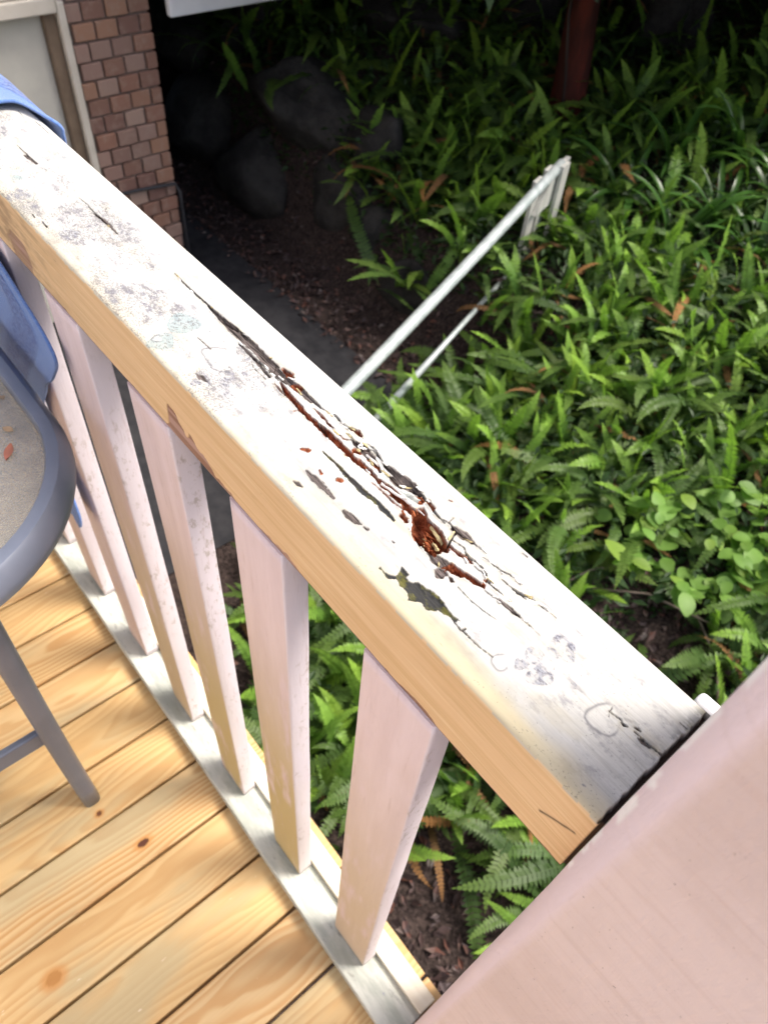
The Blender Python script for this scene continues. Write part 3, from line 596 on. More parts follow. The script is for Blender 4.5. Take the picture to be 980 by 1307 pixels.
# damage on the handrail top,in metres along and across it: (kind,depth mm,points (x,y,width mm))
STRIPS=[('grey',3.0,[(-0.5234,0.0668,0.6),(-0.5074,0.0658,1.2),(-0.4912,0.0658,1.6),(-0.4703,0.0662,2),(-0.4599,0.0658,4),(-0.4484,0.0655,5),(-0.4358,0.0656,7.5),(-0.4212,0.0656,8.5),(-0.4077,0.0661,8.5),(-0.3958,0.0662,8),(-0.3848,0.0654,8),(-0.3767,0.0651,9),(-0.3673,0.0639,9),(-0.3568,0.0645,7),(-0.3465,0.0651,4.5),(-0.3358,0.0665,4.5),(-0.3265,0.0662,4)]),
('dark',6.0,[(-0.5234,0.0668,0.4),(-0.5074,0.0658,0.9),(-0.4912,0.0658,1.4),(-0.4703,0.0662,1.6),(-0.4499,0.0651,1.6),(-0.4345,0.0675,1.4),(-0.4209,0.0694,1.2),(-0.4095,0.0699,0.8)]),
('dark',3.0,[(-0.3755,0.0683,0.8),(-0.3702,0.0627,1.0),(-0.3673,0.0581,0.8)]),
('dark',5,[(-0.4142,0.0598,0.6),(-0.4008,0.059,1.3),(-0.3898,0.0596,1.5),(-0.3814,0.0598,1.6),(-0.3683,0.0595,1.2),(-0.3592,0.0597,0.8)]),
('grey',2,[(-0.4121,0.0597,2),(-0.3974,0.0594,3),(-0.3796,0.058,3),(-0.3662,0.0567,2.5)]),
('dark',2,[(-0.3895,0.0555,0.5),(-0.3832,0.0527,0.6),(-0.3752,0.0525,0.8),(-0.366,0.0527,0.7)]),
('red',4,[(-0.3683,0.0699,3),(-0.3598,0.0718,3.5)]),
('red',6,[(-0.3576,0.0552,1),(-0.3467,0.054,1.6),(-0.3392,0.0551,2.4)]),
('red',5,[(-0.3565,0.0596,1.6),(-0.3471,0.0575,3.6),(-0.3367,0.056,5),(-0.3262,0.0548,5),(-0.3153,0.0546,4.2),(-0.304,0.0551,4.2),(-0.2946,0.0557,6),(-0.286,0.0555,6),(-0.2763,0.0557,4.6),(-0.2663,0.0554,4.8),(-0.2587,0.0556,4.6),(-0.2505,0.0566,4.2),(-0.241,0.0564,3.8),(-0.2316,0.0561,4.4),(-0.2233,0.0567,5.5),(-0.2157,0.0564,6)]),
('dark',10,[(-0.3057,0.0565,1),(-0.2981,0.0571,2),(-0.2906,0.0552,1.2)]),
('dark',10,[(-0.3467,0.0553,0.8),(-0.3396,0.0554,1.4),(-0.3299,0.0549,1.2)]),
('red',3,[(-0.3255,0.0493,0.8),(-0.3243,0.0541,1.8)]),
('red',3,[(-0.3196,0.0628,0.5),(-0.3111,0.063,2.2),(-0.3016,0.0623,2.4),(-0.2922,0.0616,1.0),(-0.2822,0.0615,1),(-0.2787,0.0645,0.8)]),
('grey',3,[(-0.3614,0.0655,5),(-0.3517,0.0665,5),(-0.3421,0.0675,4.5),(-0.3314,0.0663,5),(-0.324,0.0673,3),(-0.3142,0.0679,1)]),
('red',4,[(-0.3675,0.0698,3),(-0.36,0.0704,3.5),(-0.356,0.0703,2)]),
('red',3,[(-0.351,0.0661,4),(-0.3437,0.068,4)]),
('dark',5,[(-0.3142,0.0679,0.5),(-0.3067,0.0693,1),(-0.3066,0.0712,1.2),(-0.2986,0.0703,2.6),(-0.2921,0.0705,2.4),(-0.2863,0.0711,2)]),
('red',5,[(-0.2875,0.072,2.5),(-0.2828,0.0735,4),(-0.2779,0.0729,3)]),
('dark',4,[(-0.2768,0.072,0.8),(-0.2697,0.0721,1.2),(-0.2608,0.0726,1.4),(-0.251,0.0697,1.6),(-0.2419,0.0685,1.4)]),
('dark',3,[(-0.2846,0.0672,0.6),(-0.2772,0.0665,1.4),(-0.271,0.068,1.0),(-0.2728,0.0727,0.8)]),
('grey',3,[(-0.2778,0.0657,3),(-0.2688,0.0662,7),(-0.2605,0.0659,7),(-0.2528,0.0648,4),(-0.2433,0.0621,1.5)]),
('red',3,[(-0.2689,0.0613,5),(-0.265,0.062,4)]),
('red',3,[(-0.2567,0.0641,4),(-0.2475,0.063,3)]),
('grey',4,[(-0.2487,0.0696,2),(-0.2412,0.0685,8),(-0.2323,0.0673,11),(-0.2264,0.0687,12),(-0.2207,0.0701,9),(-0.2124,0.0706,4)]),
('dark',5,[(-0.2793,0.0649,0.8),(-0.268,0.0662,1),(-0.2612,0.071,1.2),(-0.2476,0.0688,1.6),(-0.235,0.0658,1.6),(-0.225,0.0663,1.4),(-0.2185,0.0708,1.2),(-0.2104,0.0713,1.6),(-0.201,0.0693,2),(-0.1919,0.0674,2),(-0.1847,0.0671,1.2)]),
('red',3,[(-0.2048,0.0714,2.5),(-0.1982,0.07,2.5)]),
('red',5,[(-0.2508,0.0574,2),(-0.2387,0.0563,3.6),(-0.2288,0.0568,5.5),(-0.2211,0.0566,6),(-0.213,0.0571,6),(-0.2061,0.0562,6),(-0.1997,0.0568,7)]),
('red',2.5,[(-0.2389,0.0515,0.6),(-0.2291,0.0521,1.4),(-0.2184,0.0518,1.4),(-0.2083,0.0531,1)]),
('red',3,[(-0.2058,0.0485,3),(-0.2008,0.0491,4)]),
('red',3,[(-0.2124,0.0642,3),(-0.2087,0.0672,7)]),
('moss',1.2,[(-0.2817,0.0423,1),(-0.2689,0.0425,1.8),(-0.2576,0.0424,3),(-0.2448,0.0422,4.2),(-0.2355,0.0421,5),(-0.2273,0.0427,3)]),
('moss',1.2,[(-0.241,0.0421,3),(-0.2312,0.0428,4.5),(-0.2226,0.043,4),(-0.2131,0.0425,3.5),(-0.2058,0.0424,1.6)]),
('dark',1.0,[(-0.2817,0.0423,0.5),(-0.2646,0.0429,0.9),(-0.2448,0.0422,0.7),(-0.2292,0.0443,0.5)]),
('dark',4,[(-0.1878,0.0679,1),(-0.1829,0.0696,1),(-0.1745,0.0681,2.2),(-0.172,0.0608,2),(-0.1702,0.0566,2.5)]),
('dark',3,[(-0.1834,0.0689,0.8),(-0.1842,0.0748,0.6)]),
('dark',4,[(-0.1739,0.0689,2),(-0.1672,0.0701,1.2),(-0.1588,0.0709,1.2),(-0.1506,0.0717,0.5)]),
('grey',1.2,[(-0.1767,0.069,5),(-0.17,0.0702,6),(-0.1625,0.0707,3)]),
('dark',3,[(-0.1715,0.0615,0.8),(-0.1629,0.0635,1),(-0.1578,0.061,1.4)]),
('red',4,[(-0.1702,0.0566,3),(-0.1642,0.0571,2.5),(-0.1595,0.0577,3),(-0.1555,0.0595,4),(-0.1511,0.0589,2)]),
('dark',4,[(-0.1578,0.061,1),(-0.1496,0.0619,1.2),(-0.143,0.0616,1.4),(-0.1389,0.06,2.2)]),
('dark',3,[(-0.1511,0.0589,0.8),(-0.1451,0.0587,0.8),(-0.1402,0.06,1.4)]),
('dark',4,[(-0.1502,0.0675,0.4),(-0.1429,0.069,0.8),(-0.1348,0.0698,1.6),(-0.1306,0.0719,1.2),(-0.1225,0.0729,0.5)]),
('dark',1.5,[(-0.1348,0.0698,1),(-0.1341,0.0681,0.8)]),
('dark',4.5,[(-0.1316,0.0652,0.4),(-0.1256,0.0654,1.2),(-0.1179,0.0661,2.8),(-0.1129,0.0685,1.4),(-0.1081,0.0697,1.2),(-0.0998,0.0708,1),(-0.0918,0.0714,0.4)]),
('dark',3,[(-0.117,0.0665,1.4),(-0.1111,0.0666,0.5)]),
('dark',6,[(-0.1352,0.057,3),(-0.1298,0.0572,2),(-0.1226,0.0573,1.2),(-0.119,0.0579,0.5)]),
('dark',3,[(-0.1318,0.0511,0.6),(-0.1226,0.0523,1),(-0.1158,0.0528,1.2),(-0.1078,0.0544,2),(-0.1013,0.0549,0.6),(-0.0899,0.0549,0.4)]),
('grey',1,[(-0.1208,0.053,2.5),(-0.1136,0.0542,3),(-0.107,0.0547,2)]),
('moss',0.8,[(-0.1434,0.04,0.5),(-0.1329,0.0395,0.6),(-0.1228,0.0404,0.7),(-0.1127,0.0423,0.5)]),
('dark',2.5,[(-0.1278,0.0217,0.6),(-0.1207,0.0207,1.6),(-0.1196,0.0237,1.2)]),
('dark',2.5,[(-0.1195,0.0214,1),(-0.1118,0.0214,1),(-0.1051,0.0218,0.8),(-0.0972,0.0231,0.5)]),
('dark',2,[(-0.1372,0.0905,0.5),(-0.1335,0.0908,0.6)]),
('dark',3,[(-0.0351,0.05,0.6),(-0.0321,0.0506,0.8),(-0.027,0.0517,1.2)]),
('dark',1.5,[(-0.0352,0.0539,0.4),(-0.0349,0.0503,0.6),(-0.0332,0.0477,0.5)]),
('dark',3,[(-0.0265,0.0504,1.6),(-0.025,0.0504,2.2),(-0.0232,0.0512,1.0)]),
('cream',1,[(-0.0261,0.053,3),(-0.0226,0.0548,4),(-0.0186,0.0547,3)]),
('dark',2,[(-0.0207,0.0543,0.7),(-0.0189,0.055,1.6),(-0.017,0.0549,0.8)]),
('dark',4,[(-0.0188,0.0518,0.8),(-0.012,0.0522,1.1),(-0.0047,0.0526,1.2),(0.0003,0.0534,1.4)]),
('dark',1.5,[(-0.0069,0.0762,0.4),(-0.0022,0.0763,0.6)]),
('grey',0.4,[(-0.0156,0.0508,0.8),(-0.0127,0.0507,1.6),(-0.0083,0.0512,0.6)]),
('dark',3,[(-0.8102,0.0506,0.5),(-0.7968,0.0504,1.6),(-0.781,0.0509,1.6),(-0.7641,0.0516,0.8)]),
('grey',1,[(-0.7844,0.0488,4),(-0.7638,0.0506,3)]),
('dark',3,[(-0.6813,0.0555,0.4),(-0.6653,0.0565,0.7),(-0.6527,0.0556,1.2),(-0.6322,0.0559,1.6),(-0.6054,0.056,0.5)]),
('grey',1,[(-0.6476,0.0548,2),(-0.6243,0.057,4),(-0.6054,0.056,1.5)]),
('dark',1.5,[(-0.8548,0.0881,0.5),(-0.8375,0.0883,0.6),(-0.8195,0.0879,0.8)]),
('dark',1.5,[(-0.8875,0.0837,0.7),(-0.8685,0.0815,0.5)]),
('dark',2,[(-0.6607,0.0108,0.7),(-0.6485,0.0103,2)]),
('dark',2,[(-0.6765,0.0087,1),(-0.6696,0.0081,1.6)]),
('dark',1.2,[(-0.6518,0.0691,0.5),(-0.6469,0.0649,0.5),(-0.64,0.064,0.4)]),
('grey',1.2,[(-0.4,0.0144,1.5),(-0.3948,0.0156,4.5),(-0.3883,0.0165,0.6)]),
('grey',0.8,[(-0.437,0.0376,0.5),(-0.4192,0.0384,0.9)]),
('grey',1.2,[(-0.271,0.0106,1.5),(-0.2672,0.0114,3.5),(-0.2635,0.0123,1)]),
('grey',1.2,[(-0.23,0.0215,3.5),(-0.2245,0.0219,4.5),(-0.2191,0.0223,3),(-0.2151,0.0238,0.6)]),
('grey',1,[(-0.2126,0.0236,1.5),(-0.2097,0.0242,2)]),
('dark',1,[(-0.1935,0.0308,1.2),(-0.1919,0.031,1.2)]),
('red',0.6,[(-0.2914,0.0323,3),(-0.2885,0.0345,4),(-0.2872,0.0354,1.5)]),
('red',0.6,[(-0.2686,0.0304,1.6),(-0.2653,0.0295,1.6)]),
('red',0.6,[(-0.2541,0.0349,3.5),(-0.2525,0.036,3.5)]),
('red',0.4,[(-0.1971,0.0831,1),(-0.1952,0.084,1)]),
('grey',0.8,[(-0.2733,0.0229,2),(-0.2636,0.0229,5),(-0.2541,0.0229,4),(-0.2433,0.023,2)])]
POLYS=[('red',14,[(-0.2058,0.0579),(-0.202,0.065),(-0.1917,0.0608),(-0.1805,0.0614),(-0.1734,0.0582),(-0.1666,0.056),(-0.1669,0.0513),(-0.1691,0.0452),(-0.1752,0.0419),(-0.1816,0.0416),(-0.1897,0.0434),(-0.1972,0.0494)]),
('grey',3,[(-0.1745,0.042),(-0.1694,0.0455),(-0.1633,0.048),(-0.1572,0.0488),(-0.1553,0.0454),(-0.1581,0.0416),(-0.1613,0.0397),(-0.1667,0.0398)]),
('red',7,[(-0.1619,0.0426),(-0.1585,0.0484),(-0.1523,0.0507),(-0.1451,0.0519),(-0.1372,0.0541),(-0.1367,0.0589),(-0.134,0.055),(-0.1322,0.0516),(-0.1379,0.0498),(-0.1456,0.0476),(-0.152,0.0439),(-0.1569,0.0421)]),
('grey',2.5,[(-0.1618,0.0367),(-0.1612,0.0412),(-0.1557,0.0425),(-0.1527,0.0406),(-0.1536,0.0358),(-0.1564,0.034)]),
('dark',2.5,[(-0.1532,0.0399),(-0.1511,0.0415),(-0.1472,0.0407),(-0.1482,0.0388)]),
('moss',1.8,[(-0.1825,0.0114),(-0.1752,0.0129),(-0.172,0.0155),(-0.175,0.0227),(-0.171,0.0232),(-0.1671,0.0225),(-0.1676,0.0195),(-0.1624,0.0191),(-0.1607,0.0234),(-0.1537,0.0242),(-0.1453,0.0267),(-0.1365,0.0247),(-0.1282,0.0247),(-0.1248,0.0245),(-0.1282,0.0216),(-0.1387,0.0191),(-0.1427,0.0143),(-0.1482,0.0154),(-0.1508,0.0132),(-0.1545,0.0096),(-0.1588,0.0129),(-0.1652,0.0135),(-0.1701,0.0139),(-0.1737,0.0102)])]
DISCS=[('green',-0.4594,0.0374,0.0125,0.0113),('greyd',-0.3804,0.0251,0.0067,0.0066),('ring',-0.4048,0.0378,0.0168,0.0108),('ringy',-0.4117,0.0159,0.0084,0.0084),('greyd',-0.3923,0.0093,0.0044,0.0043),('greyd',-0.3665,0.02,0.0043,0.0043),('green',-0.4487,0.0124,0.0097,0.0096),('ring',-0.4537,0.0115,0.0041,0.004),('greyd',-0.6272,0.0217,0.0095,0.0093),('greyd',-0.7138,0.0155,0.0118,0.0068),('greenl',-0.7039,0.0221,0.0059,0.0057),('green',-0.7464,0.024,0.0052,0.005),('greenl',-0.7939,0.0682,0.0068,0.0067),('greenl',-0.7691,0.082,0.0092,0.0093),('greyd',-0.8142,0.0361,0.0068,0.0066),('greyd',-0.0726,0.0369,0.0071,0.0087),('greyd',-0.0775,0.0596,0.0074,0.0093),('greyd',-0.0834,0.0421,0.0052,0.0063),('greyd',-0.0843,0.0328,0.0042,0.005),('greyd',-0.0703,0.0575,0.0034,0.0042),('ring',-0.0922,0.025,0.0048,0.0056),('greyd',-0.0573,0.0459,0.0021,0.0025),('ring',-0.0337,0.0446,0.0085,0.0097)]

# ------------------------------------------------------------------ deck
deckm = mat_deck(); joistm = mat_simple('deck_joist_timber', (.40, .30, .18), (.30, .22, .13), 14, .8, .4, .003)
bm = box_bm(-2.7, .4, .0, .06, -.20, -.0305)
for x in np.arange(-2.6, .4, .45): box_bm(x, x+.045, -2.2, -.002, -.18, -.0305, bm=bm)
deck = link('deck', bm_mesh('deck', bm, joistm)); tag(deck, kind='structure')
BP, X0 = .1047, -.3485
KN = [(-.4875, -.1753, .0105, .006, 1.), (-.5788, -.2105, .0055, .0045, .9), (-.3945, -.3754, .0125, .0095, .15)]
def board_mesh(w, y0, y1, fine, xc):
    t = .030; prof = [(-w/2, -t), (-w/2, -.003), (-w/2+.0007, -.001), (-w/2+.003, 0)]
    nx = 40 if fine else 5
    prof += [(-w/2+.003+(w-.006)*i/nx, 0) for i in range(1, nx)]
    prof += [(w/2-.003, 0), (w/2-.0007, -.001), (w/2, -.003), (w/2, -t)]
    ys = np.linspace(y0, y1, 2 if not fine else 260) if not fine else np.concatenate([[y0, -1.2], np.linspace(-.8, -.02, 300), [y1]])
    n = len(prof); V = [(p[0], y, p[1]) for y in ys for p in prof]; F = []
    for i in range(len(ys)-1):
        for j in range(n-1): F.append((i*n+j, i*n+j+1, (i+1)*n+j+1, (i+1)*n+j))
        F.append((i*n+n-1, i*n, (i+1)*n, (i+1)*n+n-1))
    F.append(tuple(range(n-1, -1, -1))); F.append(tuple((len(ys)-1)*n+j for j in range(n)))
    me = mesh('deck_board', V, [f[::-1] for f in F], deckm)
    A_ = np.array(V); kn = np.zeros(len(V)); kr = np.zeros(len(V)); kd = np.zeros(len(V))
    if fine:
        for (kx, ky, a, b, dk) in KN:
            if abs(kx-xc) > w/2: continue
            d = np.hypot((A_[:, 0]-(kx-xc))/b, (A_[:, 1]-ky)/a)+.25*(fbm2(A_[:, 0]*300, A_[:, 1]*300, 4, 2)-.5)
            kn = np.maximum(kn, 1-ss(.85, 1.1, d)); kr = np.maximum(kr, (1-ss(1.0, 2.3, d))*.9); kd = np.maximum(kd, (1-ss(.85, 1.1, d))*dk)
    for nme, vv in (('m_knot', kn), ('m_knotring', kr), ('m_knotdark', kd)): add_attr(me, nme, vv)
    return me
plain = board_mesh(BP-.005, -2.2, .074, False, 0)
for k in range(-22, 5):
    xc = X0+(k+.5)*BP
    hit = any(abs(kx-xc) < BP/2 for kx, *_ in KN)
    o = link('deck_board', board_mesh(BP-.005, -2.2, .074, True, xc) if hit else plain, deck, (xc, rng.uniform(-.001, .001), rng.uniform(-.0012, .0004)))

# ------------------------------------------------------------------ railing
rail = empty('deck_railing', (-.5, .04, 0)); tag(rail, 'weathered white topped timber railing with rotted handrail and pink balusters along the deck edge', 'railing')
RO = Vector((.5, -.04, 0))
def rpart(name, me, par=None): me.transform(Matrix.Translation(RO)); return link(name, me, par or rail)
kbr = NT('weathered_bottom_rail'); ob = kbr.obj(); n1 = kbr.noise(kbr.map(ob, (8, 30, 30)), 1, 5, .65); n2 = kbr.noise(kbr.map(ob, (30, 120, 90)), 1, 5, .7)
c_ = kbr.mix(kbr.step(n1, .4, .65), (.56, .565, .51), (.38, .40, .35)); c_ = kbr.mix(kbr.math('MULTIPLY', kbr.step(n2, .56, .7), .7), c_, (.24, .24, .21))
spt = kbr.step(kbr.noise(kbr.map(ob, (60, 110, 90)), 1, 3), .72, .76); c_ = kbr.mix(kbr.math('MULTIPLY', spt, .6), c_, (.25, .25, .36))
botm = kbr.fin(c_, .75, kbr.bump(n2, .6, .002), .25)
creamr = mat_simple('cream_fillet_paint', (.80, .74, .62), (.70, .62, .48), 12, .65, .3, .001, .3, (.4, 3, 3))
br = rpart('bottom_rail', bm_mesh('bottom_rail', box_bm(-2.6, .0005, -.031, .0185, .0015, .030, .0025), botm))
rpart('fillet', bm_mesh('fillet', box_bm(-2.6, -.0005, .0265, .057, .0015, .036, .002), creamr), br)
rpart('packer', bm_mesh('packer', box_bm(-2.6, .0, .0187, .0263, .0015, .024), botm), br)

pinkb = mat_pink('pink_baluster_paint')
def baluster_mesh(algae, seed):
    w, t, r = .072, .0245, .0022; prof = []
    for cx, cy, a0 in ((-r, t-r, 0), (-w+r, t-r, 90), (-w+r, r, 180), (-r, r, 270)):
        for a in (0, 45, 90): prof.append((cx+r*math.cos(rad(a0+a)), cy+r*math.sin(rad(a0+a))))
    n = len(prof); zs = np.linspace(.0305, .9228, 60); V = []; F = []; al = []; ed = []
    for i, z in enumerate(zs):
        for j, (x, y) in enumerate(prof):
            wob = .0010*(float(vnoise2(np.array(z*9), np.array(j*.8), seed))-.5)
            if i < 2: wob += .0018*(float(vnoise2(np.array(x*90), np.array(y*90), seed+3))-.5)
            V.append((x+wob, y-.0008+wob*.6, z+(.003*(rng.random()-.2) if i == 0 else 0)))
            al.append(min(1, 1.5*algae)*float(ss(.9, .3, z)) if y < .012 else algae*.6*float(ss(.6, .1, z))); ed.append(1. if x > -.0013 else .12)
    for i in range(len(zs)-1):
        for j in range(n): F.append((i*n+j, i*n+(j+1) % n, (i+1)*n+(j+1) % n, (i+1)*n+j))
    F.append(tuple(range(n-1, -1, -1))); F.append(tuple((len(zs)-1)*n+j for j in range(n)))
    me = mesh('baluster', V, F, pinkb); me.polygons.foreach_set('use_smooth', [len(p.vertices) == 4 for p in me.polygons])
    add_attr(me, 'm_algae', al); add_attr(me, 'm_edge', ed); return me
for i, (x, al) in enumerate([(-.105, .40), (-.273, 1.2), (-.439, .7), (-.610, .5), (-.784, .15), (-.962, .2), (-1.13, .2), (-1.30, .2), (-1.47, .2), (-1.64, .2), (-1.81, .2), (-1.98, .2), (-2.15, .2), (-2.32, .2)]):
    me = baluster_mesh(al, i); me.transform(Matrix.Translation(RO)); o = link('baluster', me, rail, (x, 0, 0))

# ---- handrail: a fine sheet whose cracks, holes and peeled patches are real relief
W_, ZT, ZB, RR = .0955, 1.0, .923, .0042
xsr = np.concatenate([np.linspace(-2.6, -1.08, 8), np.arange(-1.03, .0019, .00056)])
prof = [(0, z) for z in np.linspace(ZB, ZT-RR, 70)]
prof += [(RR-RR*math.cos(a), ZT-RR+RR*math.sin(a)) for a in np.linspace(0, math.pi/2, 7)[1:-1]]
yt = np.arange(RR, W_-RR+1e-6, .0005); i0 = len(prof); prof += [(y, ZT) for y in yt]; i1 = len(prof)
prof += [(W_-RR+RR*math.sin(a), ZT-RR+RR*math.cos(a)) for a in np.linspace(0, math.pi/2, 7)[1:]]
prof += [(W_, ZB+.03), (W_, ZB), (W_/2, ZB)]
PR = np.array(prof); NC, NR = len(xsr), len(PR)
X = np.repeat(xsr[:, None], NR, 1); Y = np.repeat(PR[None, :, 0], NC, 0).copy(); Zr = np.repeat(PR[None, :, 1], NC, 0).copy()
top = np.zeros(NR, bool); top[i0-3:i1+3] = True
SX, SY = X[:, top], Y[:, top]
cls = {k: np.zeros(SX.shape) for k in ('grey', 'red', 'dark', 'moss', 'cream')}
halo = np.zeros(SX.shape); dep = np.zeros(SX.shape); lip = np.zeros(SX.shape)
nz1 = fbm2(SX*230, SY*460, 5, 4); nz2 = fbm2(SX*700, SY*900, 11, 3)
fibre = fbm2(SX*70, SY*900, 21, 4); chunkn = fbm2(SX*190, SY*420, 31, 4)
def seg_field(pts, ii, jj, hs=1.):
    px, py = SX[ii, jj], SY[ii, jj]; best = np.full(px.shape, 9.); hw = np.zeros(px.shape)
    for (ax, ay, aw), (bx, by, bw) in zip(pts[:-1], pts[1:]):
        dx, dy = bx-ax, by-ay; L2 = dx*dx+dy*dy+1e-12
        t = np.clip(((px-ax)*dx+(py-ay)*dy)/L2, 0, 1)
        d = np.hypot(px-ax-t*dx, py-ay-t*dy); h = (aw+(bw-aw)*t)*.0005
        h = h*hs; m = d-h < best; best = np.where(m, d-h, best); hw = np.where(m, h, hw)
    return best, hw
def win(pts, pad):
    a = np.array([p[:2] for p in pts]); xc = SX[:, 0]; yc = SY[0]
    ii = slice(np.searchsorted(xc, a[:, 0].min()-pad), np.searchsorted(xc, a[:, 0].max()+pad))
    jj = slice(np.searchsorted(yc, a[:, 1].min()-pad), np.searchsorted(yc, a[:, 1].max()+pad)+1)
    return ii, jj
def apply(k, dp, sd, hw, ii, jj):               # sd: signed distance, negative inside
    jit = (nz1[ii, jj]-.47)*.0022*np.clip(hw/.0015, .25, 1.3)+(nz2[ii, jj]-.47)*.0009
    d = sd+jit
    m = 1-ss(-.00035, .00035, d)
    cls[k][ii, jj] = np.maximum(cls[k][ii, jj], m)
    inside = np.clip(-d/np.maximum(hw, .0008), 0, 1)
    dd = dp*.001*(1-(1-inside)**2.2)
    if k == 'red': dd = dd*(.55+.75*fibre[ii, jj]+.25*chunkn[ii, jj])
    if k in ('grey', 'moss'): dd = dd*(.5+fibre[ii, jj])
    dep[ii, jj] = np.maximum(dep[ii, jj], dd)
    halo[ii, jj] = np.maximum(halo[ii, jj], np.exp(-np.maximum(d, 0)/.0035)*min(1., dp/4))
    lip[ii, jj] = np.maximum(lip[ii, jj], (1-ss(.0002, .0022, d))*(d > 0)*min(1., dp/5)*.0006)
for k, dp, pts in STRIPS:
    ii, jj = win(pts, .006); sd, hw = seg_field(pts, ii, jj, .72 if k == 'dark' else 1.); apply(k, dp, sd, hw, ii, jj)
for k, dp, pts in POLYS:
    ii, jj = win(pts, .006); px, py = SX[ii, jj], SY[ii, jj]
    q = pts+[pts[0]]; sd, hw = seg_field([(a, b, 0) for a, b in q], ii, jj); ins = np.zeros(px.shape, bool)
    for (ax, ay), (bx, by) in zip(q[:-1], q[1:]):
        c = ((ay > py) != (by > py)) & (px < (bx-ax)*(py-ay)/(by-ay+1e-12)+ax); ins ^= c
    sd = np.where(ins, -sd, sd); apply(k, dp, sd, np.full(px.shape, .0045), ii, jj)
# the hole goes deepest on its lower left; ragged dark crumbs at its foot
hx, hy = -.184, .0475
hole = np.exp(-(((SX-hx)/.010)**2+((SY-hy)/.0055)**2)); cls['dark'] = np.maximum(cls['dark'], .75*ss(.35, .8, hole)*ss(.42, .6, chunkn))
dep = dep+.006*hole*(cls['red'] > .5)
# cracks win over paint, deep bottoms of the dark cracks stay dark
prio = np.maximum.reduce([cls['grey'], cls['red'], cls['moss'], cls['dark']])
disc = np.zeros(SX.shape); ring = np.zeros(SX.shape); ringy = np.zeros(SX.shape); green = np.zeros(SX.shape); clean = np.zeros(SX.shape)
for k, cx, cy, rx, ry in DISCS:
    a = np.arctan2((SY-cy)/ry, (SX-cx)/rx)
    d = np.hypot((SX-cx)/rx, (SY-cy)/ry)+.42*(fbm2(SX*130+cx*99, SY*130, 41, 3)-.47)+.10*np.sin(3*a+cx*200)
    body = 1-ss(.85, 1.02, d); rm = np.exp(-((d-.97)/.085)**2)
    if k == 'greyd': disc = np.maximum(disc, body*(.18+.75*ss(.3, .7, nz1)))
    elif k == 'green': green = np.maximum(green, np.maximum(body*(.35+.5*nz1), rm*.75))
    elif k == 'greenl': green = np.maximum(green, np.maximum(body*.12, rm*.55))
    elif k == 'ring': clean = np.maximum(clean, body*.3); ring = np.maximum(ring, np.exp(-((d-.97)/(.0008/ry))**2)*ss(-1.0, -.2, np.sin(a-2.6))*.85)
    elif k == 'ringy': clean = np.maximum(clean, body*.6); ringy = np.maximum(ringy, rm*.5)
big = fbm2(SX*16, SY*34, 51, 4)
speck = 1.05*ss(-.25, -.46, SX)*ss(.092, .055, SY)+.14*ss(-.27, -.16, SX)*(.45+1.1*ss(.42, .58, big))+.30
speck = np.clip(speck*(.68+.65*ss(.36, .58, big))*ss(.094, .078, SY+.01*(big-.5)), 0, 1.45)
near = np.exp(-((SY-.069)/.008)**2-((SX+.165)/.03)**2); speck = np.maximum(speck, .7*near)
speck = np.maximum(speck, .95*ss(.016, .004, SY+.008*(big-.47))*ss(.40, .55, nz1+.6*(big-.47)))
cream = np.clip(.75*ss(.024, .004, SY+.03*(big-.47))*(.45+.75*ss(-.35, -.12, SX))+.45*near*nz1, 0, 1)
cream = np.maximum(cream, .85*np.exp(-((SX+.2)/.012)**2-((SY-.0425)/.0028)**2))
shade = np.clip(.9*np.exp(-((SX+.128)/.045)**2-((SY-.0125)/.0055)**2)+.7*np.exp(-((SX+.23)/.05)**2-((SY-.022)/.006)**2)*.6+.35*ss(-.5, -.62, SX)*ss(.03, .01, SY), 0, 1)  # grey dirt mask along the inner edge, densest near the moss patch
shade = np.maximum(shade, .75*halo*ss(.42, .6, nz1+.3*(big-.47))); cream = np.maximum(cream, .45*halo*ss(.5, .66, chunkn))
speck = np.maximum(speck, .8*halo*ss(.4, .55, big))
end = ss(-.0020, -.0006, SX+.0026*(fbm2(SX*50, SY*240, 61, 3)-.45)-.0006*ss(.06, .08, SY))
cls['dark'] = np.maximum(cls['dark'], end); dep = np.maximum(dep, .007*end)
mouldend = ss(-.009, -.002, SX)*ss(.035, .06, SY)*ss(.52, .64, nz1+.25*ss(.06, .08, SY)); cls['moss'] = np.maximum(cls['moss'], mouldend*.45*(1-end))
Zr[:, top] += -dep+lip*(1-prio)+.00035*(big-.47)+.00016*(nz1-.47)
Zr[:, top] += (.0006*(1-((SY-W_/2)/(W_/2))**2))
m_side = np.zeros((NC, NR)); zz = Zr
m_side = np.where((Y < .0016) & (Zr < ZT-.0021+.0030*(fbm2(X*60, Zr*0+.5, 71, 3)-.47)), 1., 0.)
lowj = fbm2(X*45, Zr*180, 81, 4)
worn = np.where(Y < .002, ss(.0, 1., (ZB+.004+.026*ss(.46, .66, fbm2(X*22, Zr*20, 91, 4))*(.25+1.0*ss(-.33, -.45, X))-Zr)/.0025), 0)
grime = np.where(Y < .002, ss(-.55, -.75, X)*.8, 0)
sc = np.zeros((NC, NR)); P0 = np.array([-.026, .957]); P1 = np.array([-.006, .9715])
tt = np.clip(((X-P0[0])*(P1-P0)[0]+(Zr-P0[1])*(P1-P0)[1])/((P1-P0)**2).sum(), 0, 1)
sc = np.where(Y < .002, np.exp(-(np.hypot(X-P0[0]-tt*(P1-P0)[0], Zr-P0[1]-tt*(P1-P0)[1]+.0025*(lowj-.47))/.0009)**2), 0)
